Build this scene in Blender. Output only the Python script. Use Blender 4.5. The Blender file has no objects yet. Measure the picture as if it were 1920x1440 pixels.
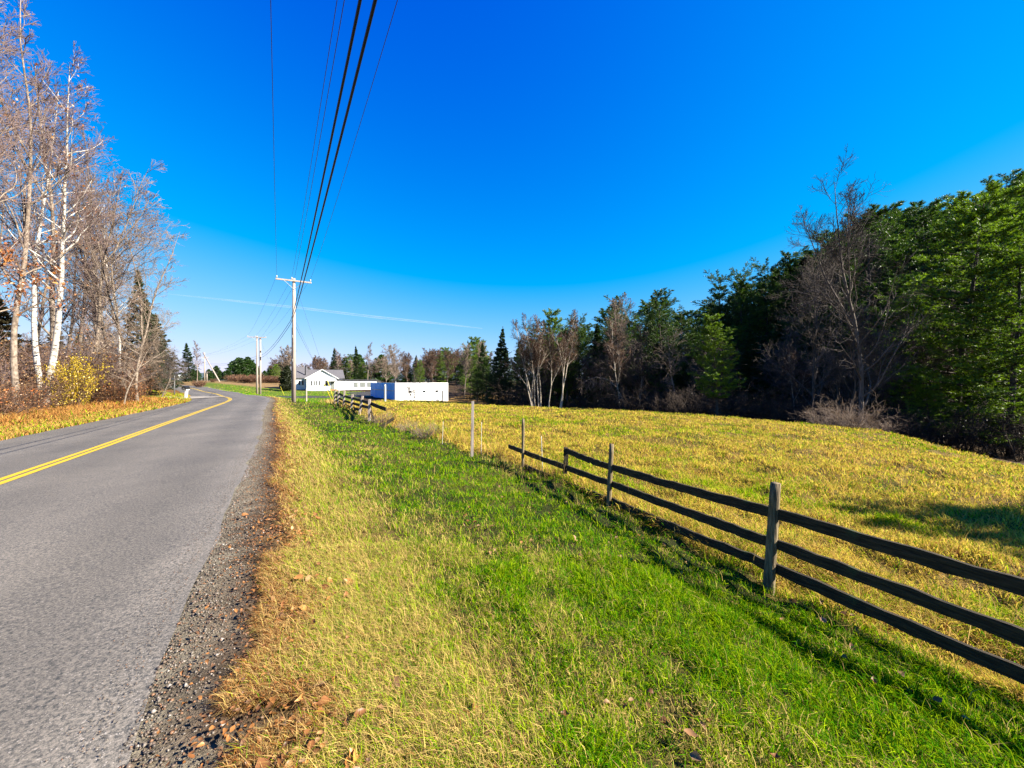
import bpy, math, random
import numpy as np
from mathutils import Vector, Matrix

rng = np.random.default_rng(11)
random.seed(5)
COL = bpy.context.scene.collection
SC = bpy.context.scene
F, CX, HY, EYE = 720.0, 960.0, 712.0, 1.65          # photograph measured at 1920 x 1440

def V3(px, Y, py):                                   # place read off the photograph -> metres
    return np.array([(px - CX) / F * Y, Y, EYE - (py - HY) / F * Y])

# ------------------------------------------------------------------ noise
def _h(ix, iy, seed):
    n = (ix.astype(np.int64) * 374761393 + iy.astype(np.int64) * 668265263 + seed * 982451653) & 0xFFFFFFFF
    n = ((n ^ (n >> 13)) * 1274126177) & 0xFFFFFFFF
    return ((n ^ (n >> 16)) & 0xFFFF) / 65535.0

def vn(x, y, seed=0):
    x = np.asarray(x, float); y = np.asarray(y, float)
    ix = np.floor(x); iy = np.floor(y)
    fx = x - ix; fy = y - iy
    fx = fx * fx * (3 - 2 * fx); fy = fy * fy * (3 - 2 * fy)
    a = _h(ix, iy, seed); b = _h(ix + 1, iy, seed); c = _h(ix, iy + 1, seed); d = _h(ix + 1, iy + 1, seed)
    return (a + (b - a) * fx) + ((c + (d - c) * fx) - (a + (b - a) * fx)) * fy

def fbm(x, y, seed=0, oct=3):
    s = 0; a = 0.5; t = 0
    for i in range(oct):
        s = s + a * vn(x * 2 ** i, y * 2 ** i, seed + i * 17); t += a; a *= 0.5
    return s / t

def sstep(a, b, x):
    t = np.clip((x - a) / (b - a), 0, 1)
    return t * t * (3 - 2 * t)

# ------------------------------------------------------------------ road line
RC = np.array([(13, -30, .2), (7.1, -20, .1), (1.2, -10, .05), (-4.7, 0, 0), (-8.45, 6.34, -.03), (-10.65, 10, -.08), (-13.9, 15.1, -.17),
               (-20, 24.8, -.33), (-30, 41, -.47), (-40, 53, -.62), (-51, 66, -.76), (-62.8, 78, -.72), (-75.6, 91, -.42),
               (-88, 101, -.12), (-104, 108, .1), (-125, 112, .3), (-160, 115, .5), (-200, 118, .6)], float)
def catmull(P, n):
    out = []
    P = np.vstack([2 * P[0] - P[1], P, 2 * P[-1] - P[-2]])
    for i in range(1, len(P) - 2):
        for t in np.linspace(0, 1, n, endpoint=False):
            a, b, c, d = P[i - 1], P[i], P[i + 1], P[i + 2]
            out.append(.5 * ((2 * b) + (c - a) * t + (2 * a - 5 * b + 4 * c - d) * t * t + (3 * b - a - 3 * c + d) * t ** 3))
    out.append(P[-2])
    return np.array(out)
_r = catmull(RC, 30)
for _ in range(60):
    _r[1:-1] = .25 * _r[:-2] + .5 * _r[1:-1] + .25 * _r[2:]
_s = np.r_[0, np.cumsum(np.hypot(*np.diff(_r[:, :2], axis=0).T))]
SS = np.arange(0, _s[-1], 0.6)
ROAD = np.stack([np.interp(SS, _s, _r[:, k]) for k in range(3)], 1)
TAN = np.gradient(ROAD[:, :2], axis=0); TAN /= np.linalg.norm(TAN, axis=1)[:, None]
NRM = np.stack([TAN[:, 1], -TAN[:, 0]], 1)            # to the right of travel

def road_q(x, y):
    x = np.asarray(x, float).ravel(); y = np.asarray(y, float).ravel()
    d = np.empty_like(x); s = np.empty_like(x); z = np.empty_like(x)
    st = 3
    RX = ROAD[::st]
    for a in range(0, len(x), 20000):
        b = slice(a, a + 20000)
        q = (x[b, None] - RX[None, :, 0]) ** 2 + (y[b, None] - RX[None, :, 1]) ** 2
        i = np.argmin(q, 1) * st
        vx = x[b] - ROAD[i, 0]; vy = y[b] - ROAD[i, 1]
        du = vx * TAN[i, 0] + vy * TAN[i, 1]
        j = np.clip(i + np.round(du / 0.6).astype(int), 0, len(SS) - 1)
        vx = x[b] - ROAD[j, 0]; vy = y[b] - ROAD[j, 1]
        d[b] = vx * NRM[j, 0] + vy * NRM[j, 1]
        far = np.hypot(vx, vy)
        d[b] = np.where(np.abs(far) > np.abs(d[b]) + 3, np.sign(d[b]) * far, d[b])
        s[b] = SS[j] + vx * TAN[j, 0] + vy * TAN[j, 1]
        z[b] = np.interp(s[b], SS, ROAD[:, 2])
    return d, s, z

# ------------------------------------------------------------------ terrain
_cp = [(2.44, 3.67, -.3), (1.5, 6.03, -.3), (.24, 8.56, -.3), (-1, 9.75, -.3), (-6.7, 18, -.3), (-14.1, 30.5, -.3), (3.4, 1.3, -.28), (8, -8, -.3),
       tuple(V3(1050, 42, 770)), tuple(V3(1300, 28.5, 780)), tuple(V3(1500, 22.5, 797)), tuple(V3(1650, 19.5, 810)), tuple(V3(1920, 15.7, 882)),
       (6.5, 52, -2.9), (17, 37, -2.0), (22.5, 30, -2.1), (25, 26, -2.4), (29.5, 22, -3.1), (10, 80, -2.6), (30, 60, -1.2), (60, 60, 2.5), (62, 30, -1),
       (40, 10, -2.9), (25, 2, -2.0), (20, -15, -1.2), (80, 100, 5), (-18.25, 60, -1.55), (-10.85, 65, -1.95), (-26.5, 72, -1.5), (-15.3, 50, -1.42),
       (-.7, 52, -2.05), (-48.1, 90, -.9), (-36, 97, -.9), (-33.4, 65, -1.42), (-19.3, 34, -.45), (-48.4, 73, -1.19), (-62.6, 85, -.3), (-93, 120, .95),
       (-86.7, 130, .95), (-45, 120, 0), (-20, 112, -.6), (0, 130, 0), (-33.8, 28, -.45), (-26.7, 20, -.45), (-35.7, 33, -.3), (-60, 30, .3), (-40, 5, -.4),
       (-20, -5, -.3), (-70, 60, .4), (-42.6, 50, -.85), (-57.3, 65, -.6), (-77, 85, 0), (-110, 100, .8), (-160, 200, 2), (0, 250, 1.2), (150, 200, 4), (-200, 60, 1.5),
       (150, 0, -2), (0, -80, 0), (-120, -40, .5), (100, -80, -1)]
_cp = np.array(_cp, float)
def _tk(r2): return 0.5 * r2 * np.log(r2 + 1e-9)
_n = len(_cp)
_A = np.zeros((_n + 3, _n + 3))
_A[:_n, :_n] = _tk((_cp[:, None, 0] - _cp[None, :, 0]) ** 2 + (_cp[:, None, 1] - _cp[None, :, 1]) ** 2) + np.eye(_n) * 2.0
_A[:_n, _n] = 1; _A[:_n, _n + 1:] = _cp[:, :2]; _A[_n, :_n] = 1; _A[_n + 1:, :_n] = _cp[:, :2].T
_W = np.linalg.solve(_A, np.r_[_cp[:, 2], 0, 0, 0])
def tps(x, y):
    out = np.empty(len(x))
    for a in range(0, len(x), 40000):
        b = slice(a, a + 40000)
        k = _tk((x[b, None] - _cp[None, :, 0]) ** 2 + (y[b, None] - _cp[None, :, 1]) ** 2)
        out[b] = k @ _W[:_n] + _W[_n] + _W[_n + 1] * x[b] + _W[_n + 2] * y[b]
    return out

def H(x, y, full=False):
    shp = np.shape(x)
    x = np.atleast_1d(np.asarray(x, float)).ravel(); y = np.atleast_1d(np.asarray(y, float)).ravel()
    d, s, zr = road_q(x, y)
    r = np.hypot(x, y)
    t = np.clip(tps(x, y), -6, 8)
    f = sstep(150, 300, r)
    t = t * (1 - f) + 0.9 * f
    zroad = zr + .03 * np.clip(d, -3.4, 3.4) - .05 * sstep(3.4, 4.4, np.abs(d))
    w = 1 - sstep(4.0, 8.0, np.abs(d))
    z = zroad * w + t * (1 - w)
    off = sstep(4.1, 5.2, np.abs(d)) * (1 - f)
    bump = (fbm(x / 1.1, y / 1.1, 3) - .5)
    amp = np.where(d > 8, .36, .11)
    z = z + off * bump * amp + off * (vn(x / .33, y / .33, 9) - .5) * np.where(d > 8, .12, .085)
    if full: return z.reshape(shp), d.reshape(shp), s.reshape(shp)
    return z.reshape(shp) if shp else float(z[0])

# ------------------------------------------------------------------ mesh helpers
def mesh_np(name, V, quads=None, tris=None, mat=None, col=None, smooth=False):
    me = bpy.data.meshes.new(name)
    V = np.ascontiguousarray(V, np.float32)
    me.vertices.add(len(V)); me.vertices.foreach_set("co", V.ravel())
    loops = []; starts = []; p = 0
    if quads is not None and len(quads):
        q = np.asarray(quads, np.int32); loops.append(q.ravel()); starts.append(np.arange(len(q)) * 4); p = q.size
    if tris is not None and len(tris):
        t = np.asarray(tris, np.int32); loops.append(t.ravel()); starts.append(p + np.arange(len(t)) * 3)
    L = np.concatenate(loops).astype(np.int32); S = np.concatenate(starts).astype(np.int32)
    me.loops.add(len(L)); me.loops.foreach_set("vertex_index", L)
    me.polygons.add(len(S)); me.polygons.foreach_set("loop_start", S)
    if smooth: me.polygons.foreach_set("use_smooth", np.ones(len(S), bool))
    if col is not None:
        a = me.color_attributes.new("Col", 'FLOAT_COLOR', 'POINT')
        c = np.ones((len(V), 4), np.float32); c[:, :3] = col
        a.data.foreach_set("color", c.ravel())
    me.update(calc_edges=True); me.validate()
    if mat: me.materials.append(mat)
    return me

def obj(name, me, parent=None, loc=None):
    o = bpy.data.objects.new(name, me); COL.objects.link(o)
    if parent is not None: o.parent = parent
    if loc is not None: o.location = loc
    return o

def tag(o, label=None, cat=None, group=None, kind=None):
    if label: o['label'] = label
    if cat: o['category'] = cat
    if group: o['group'] = group
    if kind: o['kind'] = kind
    return o

def thing(name, loc, label, cat, group=None, rot=(0, 0, 0), scale=1):
    o = bpy.data.objects.new(name, None); COL.objects.link(o)
    o.empty_display_size = .2
    o.location = loc; o.rotation_euler = rot; o.scale = (scale, scale, scale)
    return tag(o, label, cat, group)

class MB:                                             # collects boxes, prisms, lathes, tubes into one mesh
    def __init__(s): s.v = []; s.f = []
    def add(s, v, f):
        n = len(s.v); s.v += [tuple(p) for p in v]; s.f += [tuple(i + n for i in q) for q in f]
    def box(s, c, d, R=None):
        x, y, z = (k / 2 for k in d)
        v = [Vector((a * x, b * y, e * z)) for a in (-1, 1) for b in (-1, 1) for e in (-1, 1)]
        if R is not None: v = [R @ p for p in v]
        s.add([p + Vector(c) for p in v], [(0, 1, 3, 2), (4, 6, 7, 5), (0, 4, 5, 1), (2, 3, 7, 6), (0, 2, 6, 4), (1, 5, 7, 3)])
    def prism(s, poly, y0, y1):                       # poly in local x,z ; extruded along y
        n = len(poly)
        v = [(x, y0, z) for x, z in poly] + [(x, y1, z) for x, z in poly]
        s.add(v, [tuple(range(n))] + [tuple(range(2 * n - 1, n - 1, -1))] + [(i, i + n, (i + 1) % n + n, (i + 1) % n) for i in range(n)])
    def tube(s, pts, rad, sides=8, cap=True):
        pts = [Vector(p) for p in pts]
        if not hasattr(rad, '__len__'): rad = [rad] * len(pts)
        rings = []
        for i, p in enumerate(pts):
            t = (pts[min(i + 1, len(pts) - 1)] - pts[max(i - 1, 0)]).normalized()
            u = t.cross(Vector((0.21, .13, 1)) if abs(t.z) < .9 else Vector((1, 0, 0))).normalized(); w = t.cross(u)
            rings.append([p + (u * math.cos(2 * math.pi * k / sides) + w * math.sin(2 * math.pi * k / sides)) * rad[i] for k in range(sides)])
        v = [q for r in rings for q in r]
        f = [(i * sides + k, i * sides + (k + 1) % sides, (i + 1) * sides + (k + 1) % sides, (i + 1) * sides + k) for i in range(len(pts) - 1) for k in range(sides)]
        if cap: f += [tuple(range(sides - 1, -1, -1)), tuple(range((len(pts) - 1) * sides, len(pts) * sides))]
        s.add(v, f)
    def build(s, name, mat, parent=None, smooth=False, bevel=0, loc=None):
        me = bpy.data.meshes.new(name); me.from_pydata([tuple(p) for p in s.v], [], s.f); me.update()
        if mat: me.materials.append(mat)
        if smooth:
            me.polygons.foreach_set("use_smooth", np.ones(len(me.polygons), bool))
        o = obj(name, me, parent, loc)
        if bevel:
            b = o.modifiers.new("b", 'BEVEL'); b.width = bevel; b.segments = 2
        return o

# ------------------------------------------------------------------ materials
K = .6
def kc(c, k=K): return tuple(v * k for v in c)
def newmat(name):
    m = bpy.data.materials.new(name); m.use_nodes = True
    nt = m.node_tree; nt.nodes.clear()
    out = nt.nodes.new("ShaderNodeOutputMaterial")
    return m, nt, out
def N(nt, typ, **kw):
    n = nt.nodes.new(typ)
    for k, v in kw.items():
        if k.startswith('i_'): n.inputs[k[2:].replace('_', ' ')].default_value = v
        else: setattr(n, k, v)
    return n
def mixcol(nt, fac, a, b, typ='MIX'):
    n = nt.nodes.new("ShaderNodeMix"); n.data_type = 'RGBA'; n.blend_type = typ
    for idx, v in ((0, fac), (6, a), (7, b)):
        if hasattr(v, 'links') or isinstance(v, bpy.types.NodeSocket): nt.links.new(v, n.inputs[idx])
        else: n.inputs[idx].default_value = v if idx == 0 else (*v, 1)
    return n.outputs[2]
def ramp(nt, src, p0, p1):
    n = nt.nodes.new("ShaderNodeMapRange"); n.inputs[1].default_value = p0; n.inputs[2].default_value = p1
    n.clamp = True; nt.links.new(src, n.inputs[0]); return n.outputs[0]
def noise(nt, scale, vec=None, detail=4, rough=.55, stretch=None):
    n = N(nt, "ShaderNodeTexNoise"); n.inputs['Scale'].default_value = scale; n.inputs['Detail'].default_value = detail; n.inputs['Roughness'].default_value = rough
    if vec is None: vec = nt.nodes.new("ShaderNodeTexCoord").outputs['Object']
    if stretch:
        mp = nt.nodes.new("ShaderNodeMapping"); mp.inputs['Scale'].default_value = stretch; nt.links.new(vec, mp.inputs[0]); vec = mp.outputs[0]
    nt.links.new(vec, n.inputs['Vector'])
    return n.outputs['Fac']
def mat_noise(name, a, b, scale=4, rough=.85, bump=.0, stretch=None, c=None, cscale=1.0, cr=(.55, .65), spec=.25, lo=.35, hi=.65, metal=0):
    m, nt, out = newmat(name)
    p = N(nt, "ShaderNodeBsdfPrincipled"); p.inputs['Roughness'].default_value = rough; p.inputs['Specular IOR Level'].default_value = spec; p.inputs['Metallic'].default_value = metal
    nz = noise(nt, scale, stretch=stretch)
    col = mixcol(nt, ramp(nt, nz, lo, hi), kc(a), kc(b))
    if c is not None:
        col = mixcol(nt, ramp(nt, noise(nt, cscale), *cr), col, kc(c))
    nt.links.new(col, p.inputs['Base Color'])
    if bump:
        bn = N(nt, "ShaderNodeBump"); bn.inputs['Strength'].default_value = bump; bn.inputs['Distance'].default_value = .02
        nt.links.new(nz, bn.inputs['Height']); nt.links.new(bn.outputs[0], p.inputs['Normal'])
    nt.links.new(p.outputs[0], out.inputs[0])
    return m
def mat_leaf(name, tint=(1, 1, 1), tr=.3, rnd=.25, gloss=.04):
    m, nt, out = newmat(name)
    at = N(nt, "ShaderNodeAttribute", attribute_name="Col")
    oi = N(nt, "ShaderNodeObjectInfo")
    mr = nt.nodes.new("ShaderNodeMapRange"); mr.inputs[3].default_value = 1 - rnd; mr.inputs[4].default_value = 1 + rnd; nt.links.new(oi.outputs['Random'], mr.inputs[0])
    cmb = N(nt, "ShaderNodeCombineXYZ"); 
    for k in range(3): nt.links.new(mr.outputs[0], cmb.inputs[k])
    col = mixcol(nt, 1.0, at.outputs['Color'], cmb.outputs[0], 'MULTIPLY')
    col = mixcol(nt, 1.0, col, kc(tint), 'MULTIPLY')
    d = N(nt, "ShaderNodeBsdfDiffuse"); t = N(nt, "ShaderNodeBsdfTranslucent"); g = N(nt, "ShaderNodeBsdfGlossy"); g.inputs['Roughness'].default_value = .45
    nt.links.new(col, d.inputs[0]); nt.links.new(col, t.inputs[0])
    mx = N(nt, "ShaderNodeMixShader"); mx.inputs[0].default_value = tr; nt.links.new(d.outputs[0], mx.inputs[1]); nt.links.new(t.outputs[0], mx.inputs[2])
    m2 = N(nt, "ShaderNodeMixShader"); m2.inputs[0].default_value = gloss; nt.links.new(mx.outputs[0], m2.inputs[1]); nt.links.new(g.outputs[0], m2.inputs[2])
    nt.links.new(m2.outputs[0], out.inputs[0])
    return m

M = {}
def mat_ground():
    m, nt, out = newmat("ground")
    at = N(nt, "ShaderNodeAttribute", attribute_name="Col")
    p = N(nt, "ShaderNodeBsdfPrincipled"); p.inputs['Roughness'].default_value = .95; p.inputs['Specular IOR Level'].default_value = .1
    n1 = noise(nt, 9, detail=6, rough=.7); n2 = noise(nt, 60, detail=3, rough=.7); n3 = noise(nt, .7, detail=3)
    k = mixcol(nt, ramp(nt, n1, .3, .7), (.55, .5, .45), (1.25, 1.25, 1.2))
    c = mixcol(nt, 1.0, at.outputs['Color'], k, 'MULTIPLY')
    c = mixcol(nt, 1.0, c, mixcol(nt, ramp(nt, n2, .3, .7), (.55, .55, .55), (1.35, 1.3, 1.3)), 'MULTIPLY')
    c = mixcol(nt, 1.0, c, mixcol(nt, ramp(nt, n3, .3, .7), kc((.8, .78, .75)), kc((1.15, 1.15, 1.1))), 'MULTIPLY')
    nt.links.new(c, p.inputs['Base Color'])
    b = N(nt, "ShaderNodeBump"); b.inputs['Strength'].default_value = .8; b.inputs['Distance'].default_value = .03
    ad = N(nt, "ShaderNodeMath", operation='ADD'); nt.links.new(n1, ad.inputs[0]); nt.links.new(n2, ad.inputs[1])
    nt.links.new(ad.outputs[0], b.inputs['Height']); nt.links.new(b.outputs[0], p.inputs['Normal'])
    nt.links.new(p.outputs[0], out.inputs[0]); return m
def mat_asphalt(name="asphalt", k=.88, streak=True):
    m, nt, out = newmat(name)
    p = N(nt, "ShaderNodeBsdfPrincipled"); p.inputs['Roughness'].default_value = .75; p.inputs['Specular IOR Level'].default_value = .3
    n1 = noise(nt, 52, detail=5, rough=.85); n2 = noise(nt, 95, detail=2, rough=.7); n3 = noise(nt, .55, detail=4)
    c = mixcol(nt, ramp(nt, n1, .4, .6), (.03 * k, .032 * k, .032 * k), (.185 * k, .164 * k, .138 * k))
    c = mixcol(nt, ramp(nt, n2, .62, .72), c, (.34 * k, .31 * k, .28 * k))
    c = mixcol(nt, 1.0, c, mixcol(nt, ramp(nt, n3, .3, .7), (.78, .77, .77), (1.16, 1.13, 1.09)), 'MULTIPLY')
    if streak:
        at = N(nt, "ShaderNodeAttribute", attribute_name="Col")
        c = mixcol(nt, 1.0, c, at.outputs['Color'], 'MULTIPLY')
    nt.links.new(c, p.inputs['Base Color'])
    b = N(nt, "ShaderNodeBump"); b.inputs['Strength'].default_value = .7; b.inputs['Distance'].default_value = .008
    nt.links.new(n1, b.inputs['Height']); nt.links.new(b.outputs[0], p.inputs['Normal'])
    nt.links.new(p.outputs[0], out.inputs[0]); return m
M['ground'] = mat_ground(); M['asphalt'] = mat_asphalt(); M['paving'] = mat_asphalt("driveway_asphalt", .3, False)
M['yellow'] = mat_noise("yellow_paint", (.66, .42, .015), (.85, .56, .02), 30, .7, c=(.26, .19, .07), cscale=30, cr=(.56, .7))
M['grass'] = mat_leaf("grass_blades", tr=.36, rnd=0, gloss=0)
M['litter'] = mat_leaf("leaf_litter", tr=.15, rnd=0, gloss=.02)
M['pebble'] = mat_leaf("pebbles", tr=0, rnd=0, gloss=.03)
M['needle'] = mat_leaf("needles", tr=.38, rnd=.25)
M['leaf'] = mat_leaf("leaves", tr=.35, rnd=.1)
M['fence'] = mat_noise("weathered_wood", (.018, .013, .007), (.085, .062, .034), 5, .9, .7, stretch=(1.2, 14, 14), c=(.06, .07, .03), cscale=6, cr=(.6, .7))
M['post'] = mat_noise("post_wood", (.1, .07, .035), (.33, .25, .14), 5, .9, .8, stretch=(12, 12, 1.1), c=(.13, .15, .07), cscale=5, cr=(.58, .7))
M['pole'] = mat_noise("pole_wood", (.36, .28, .23), (.58, .49, .42), 4, .85, .3, stretch=(9, 9, .5), c=(.3, .19, .12), cscale=.6, cr=(.6, .8))
M['wire'] = mat_noise("wire_jacket", (.006, .006, .007), (.012, .012, .014), 3, .5)
M['thinwire'] = mat_noise("wire_metal", (.035, .037, .045), (.06, .062, .07), 3, .5)
M['porcelain'] = mat_noise("porcelain", (.5, .5, .5), (.65, .65, .65), 8, .3)
M['steel'] = mat_noise("galvanised", (.3, .31, .31), (.45, .46, .46), 12, .45, metal=.4)
M['bark'] = mat_noise("grey_bark", (.08, .06, .045), (.24, .19, .15), 3, .9, .5, stretch=(6, 6, 1))
M['bark_light'] = mat_noise("pale_bark", (.17, .125, .09), (.4, .32, .25), 3, .9, .4, stretch=(5, 5, 2), c=(.15, .11, .08), cscale=2.2, cr=(.55, .62))
M['bark_dark'] = mat_noise("dark_bark", (.05, .038, .03), (.13, .105, .085), 4, .95, .5, stretch=(6, 6, 1))
M['birch'] = mat_noise("birch_bark", (.72, .68, .62), (.85, .82, .76), 5, .7, .2, stretch=(2, 2, 9), c=(.06, .05, .045), cscale=1, cr=(.6, .66))
def _birch():
    m, nt, out = newmat("birch_bark")
    p = N(nt, "ShaderNodeBsdfPrincipled"); p.inputs['Roughness'].default_value = .7
    a = noise(nt, 3.0, stretch=(1.5, 1.5, 7), detail=5); b = noise(nt, 1.2, detail=5)
    c = mixcol(nt, ramp(nt, b, .35, .65), (.3, .26, .21), (.46, .43, .39))
    c = mixcol(nt, ramp(nt, a, .55, .61), c, (.04, .03, .025))
    nt.links.new(c, p.inputs['Base Color']); nt.links.new(p.outputs[0], out.inputs[0]); return m
M['birch'] = _birch()
M['twig'] = mat_noise("twigs", (.14, .09, .08), (.31, .22, .195), 2, .9)
M['twig_dark'] = mat_noise("dark_twigs", (.07, .052, .04), (.19, .15, .12), 2, .9)
M['twig_black'] = mat_noise("black_twigs", (.035, .024, .018), (.1, .07, .05), 2, .9)
M['twig_brown'] = mat_noise("brown_twigs", (.08, .042, .028), (.2, .115, .07), 2, .9)
M['twig_pale'] = mat_noise("pale_twigs", (.2, .14, .1), (.36, .27, .2), 2, .9)
M['white'] = mat_noise("white_siding", (1.2, 1.2, 1.19), (1.3, 1.3, 1.28), 2, .6)
M['whiteblock'] = mat_noise("white_block_wall", (1.15, 1.13, 1.1), (1.3, 1.29, 1.27), 1.3, .8, .1, c=(.9, .84, .76), cscale=.9, cr=(.62, .75))
M['blue'] = mat_noise("blue_paint", (.05, .56, 1.4), (.07, .68, 1.55), 1.4, .5, c=(.2, .4, .7), cscale=2.5, cr=(.66, .74))
M['shingle'] = mat_noise("shingles", (.09, .085, .095), (.2, .19, .2), 7, .9, .3, stretch=(1, 1, 3))
M['glass'] = mat_noise("window_glass", (.015, .018, .022), (.04, .045, .05), .8, .08, spec=.6)
M['greydoor'] = mat_noise("grey_door", (.2, .22, .2), (.28, .3, .27), 3, .5)
M['deck'] = mat_noise("deck_wood", (.38, .2, .07), (.5, .28, .1), 5, .8)
M['black'] = mat_noise("black_plastic", (.012, .012, .013), (.025, .025, .027), 6, .4)
M['yellowguard'] = mat_noise("yellow_guard", (.75, .62, .04), (.82, .7, .06), 4, .5)
M['whitestake'] = mat_noise("stake", (.6, .58, .5), (.72, .7, .62), 6, .6)
M['roofedge'] = mat_noise("roof_edge", (.05, .05, .055), (.09, .09, .1), 4, .8)
M['rubber'] = mat_noise("rubber", (.015, .015, .015), (.03, .03, .03), 9, .8)
M['graveldrive'] = mat_noise("gravel_drive", (.3, .26, .22), (.44, .39, .34), 20, .95, .4)

# ------------------------------------------------------------------ regions
FIELD = np.array([(8, -12), (3.6, 1.2), (2.5, 3.7), (1.6, 6.0), (.4, 8.6), (-.9, 10.2), (-6.4, 18.2), (-10, 24.3), (-14, 31.5), (-17.5, 38), (-22, 48), (-19, 59), (-12, 64), (-9.5, 64),
                  (-6, 59), (-.7, 52.5), (5.4, 43), (13.7, 29.2), (17.2, 23.2), (19.2, 20.2), (21.8, 16.6), (34, 15), (60, 14), (60, -12)], float)
LAWN = np.array([(-24, 43), (-20.5, 36), (-17, 37), (-21, 49), (-24, 60), (-31, 76), (-34, 90), (-50, 89), (-60, 92), (-80, 108), (-95, 119), (-84, 104), (-68, 88), (-50, 70), (-38, 55)], float)
def inpoly(P, x, y):
    c = np.zeros(len(x), bool); j = len(P) - 1
    for i in range(len(P)):
        xi, yi = P[i]; xj, yj = P[j]
        with np.errstate(divide='ignore', invalid='ignore'):
            t = ((yi > y) != (yj > y)) & (x < (xj - xi) * (y - yi) / (yj - yi + 1e-12) + xi)
        c ^= t; j = i
    return c

# ------------------------------------------------------------------ ground sheet
def build_ground():
    a, hh, n = 10.0, .02, 300
    u = np.arange(-n, n + 1) * hh
    gx = -8 + a * np.sinh(u); gy = 12 + a * np.sinh(u)
    X, Y = np.meshgrid(gx, gy); x = X.ravel(); y = Y.ravel()
    z, d, s = H(x, y, True)
    z = z - .1 * (1 - sstep(2.9, 3.45, np.abs(d))) * (s > 0)
    r = np.hypot(x, y)
    col = np.zeros((len(x), 3)) + (.11, .1, .04)
    nz = fbm(x / 1.3, y / 1.3, 40); n2 = fbm(x / .35, y / .35, 77)
    mix = lambda A, B, t: np.asarray(A) * (1 - t[:, None]) + np.asarray(B) * t[:, None]
    fld = inpoly(FIELD, x, y); lawn = inpoly(LAWN, x, y)
    right = d > 0
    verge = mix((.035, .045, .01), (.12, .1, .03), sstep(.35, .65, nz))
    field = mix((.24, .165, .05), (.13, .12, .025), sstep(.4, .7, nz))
    left = mix((.26, .12, .035), (.2, .13, .05), sstep(.3, .7, nz))
    lawnc = mix((.12, .2, .02), (.25, .24, .05), sstep(.5, .8, nz))
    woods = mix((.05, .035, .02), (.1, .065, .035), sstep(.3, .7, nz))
    grav = mix((.08, .055, .038), (.16, .12, .09), sstep(.3, .7, n2))
    fine = mix((.34, .315, .25), (.25, .225, .175), sstep(.3, .7, n2))
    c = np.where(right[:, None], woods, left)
    c[inpoly(np.array([(-112, 124), (-92, 108), (-62, 92), (-54, 95), (-57, 118), (-75, 142), (-110, 145)], float), x, y)] = (.34, .23, .11)
    c[(x > -12) & (x < -1) & (y > 62) & (y < 90)] = (.26, .16, .05)
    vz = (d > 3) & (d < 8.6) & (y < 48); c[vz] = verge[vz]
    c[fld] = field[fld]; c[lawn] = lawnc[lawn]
    dd = d + (nz - .5) * .25
    dry = mix((.2, .11, .04), (.28, .19, .08), n2)
    t = (sstep(3.92, 4.1, dd) * (1 - sstep(4.6, 5.3, dd)))[:, None] * (right & (s < 90))[:, None]
    c = c * (1 - t) + dry * t
    t = ((1 - sstep(3.92, 4.1, dd)) * right)[:, None]; c = c * (1 - t) + grav * t
    t = ((1 - sstep(3.6, 3.76, dd)) * right)[:, None]; c = c * (1 - t) + fine * t
    far = sstep(140, 220, r)[:, None]
    c = c * (1 - far) + np.array((.05, .06, .025)) * far
    m = 2 * n + 1
    i, j = np.meshgrid(np.arange(m - 1), np.arange(m - 1)); k = (j * m + i).ravel()
    q = np.stack([k, k + 1, k + m + 1, k + m], 1)
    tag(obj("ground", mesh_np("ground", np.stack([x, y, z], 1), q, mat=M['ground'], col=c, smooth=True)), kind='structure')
build_ground()

def strip(name, off0, off1, s0, s1, nlat, mat, dz, ds=.5, edge=0, col=False):
    s = np.arange(s0, s1, ds); lat = np.linspace(0, 1, nlat)
    cx = np.interp(s, SS, ROAD[:, 0]); cy = np.interp(s, SS, ROAD[:, 1]); cz = np.interp(s, SS, ROAD[:, 2])
    nx = np.interp(s, SS, NRM[:, 0]); ny = np.interp(s, SS, NRM[:, 1])
    e0 = off0 + edge * (fbm(s / .9, s * 0 + 3, 5) - .5); e1 = off1 + edge * (fbm(s / .7, s * 0 + 8, 6) - .5)
    dd = e0[:, None] * (1 - lat) + e1[:, None] * lat
    V = np.stack([cx[:, None] + nx[:, None] * dd, cy[:, None] + ny[:, None] * dd, cz[:, None] + .03 * np.clip(dd, -3.4, 3.4) + dz], 2).reshape(-1, 3)
    i, j = np.meshgrid(np.arange(nlat - 1), np.arange(len(s) - 1)); k = (j * nlat + i).ravel()
    q = np.stack([k, k + 1, k + nlat + 1, k + nlat], 1)
    cc = None
    if col:
        D = dd.ravel(); S = np.repeat(s, nlat)
        w = 1 + .13 * np.exp(-((np.abs(D) - 1.7) / .55) ** 2) - .1 * np.exp(-((np.abs(D) - .75) / .3) ** 2) - .08 * np.exp(-((np.abs(D) - 2.6) / .35) ** 2)
        w += .32 * sstep(2.85, 3.4, D + .5 * (fbm(S / .8, D / .5, 12) - .5))
        w *= .93 + .14 * fbm(S / 4, D / .5, 14)
        cc = np.stack([w, w * .985, w * .975], 1)
    return obj(name, mesh_np(name, V, q, mat=mat, col=cc, smooth=True))
tag(strip("road", -3.4, 3.45, 2, SS[-1] - 2, 29, M['asphalt'], .0, ds=.4, edge=.28, col=True), kind='structure')
for o_ in (-.088, .088):
    tag(strip("road_marking", o_ - .058, o_ + .058, 2, SS[-1] - 2, 3, M['yellow'], .006, ds=.4, edge=.012), kind='structure')

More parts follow.
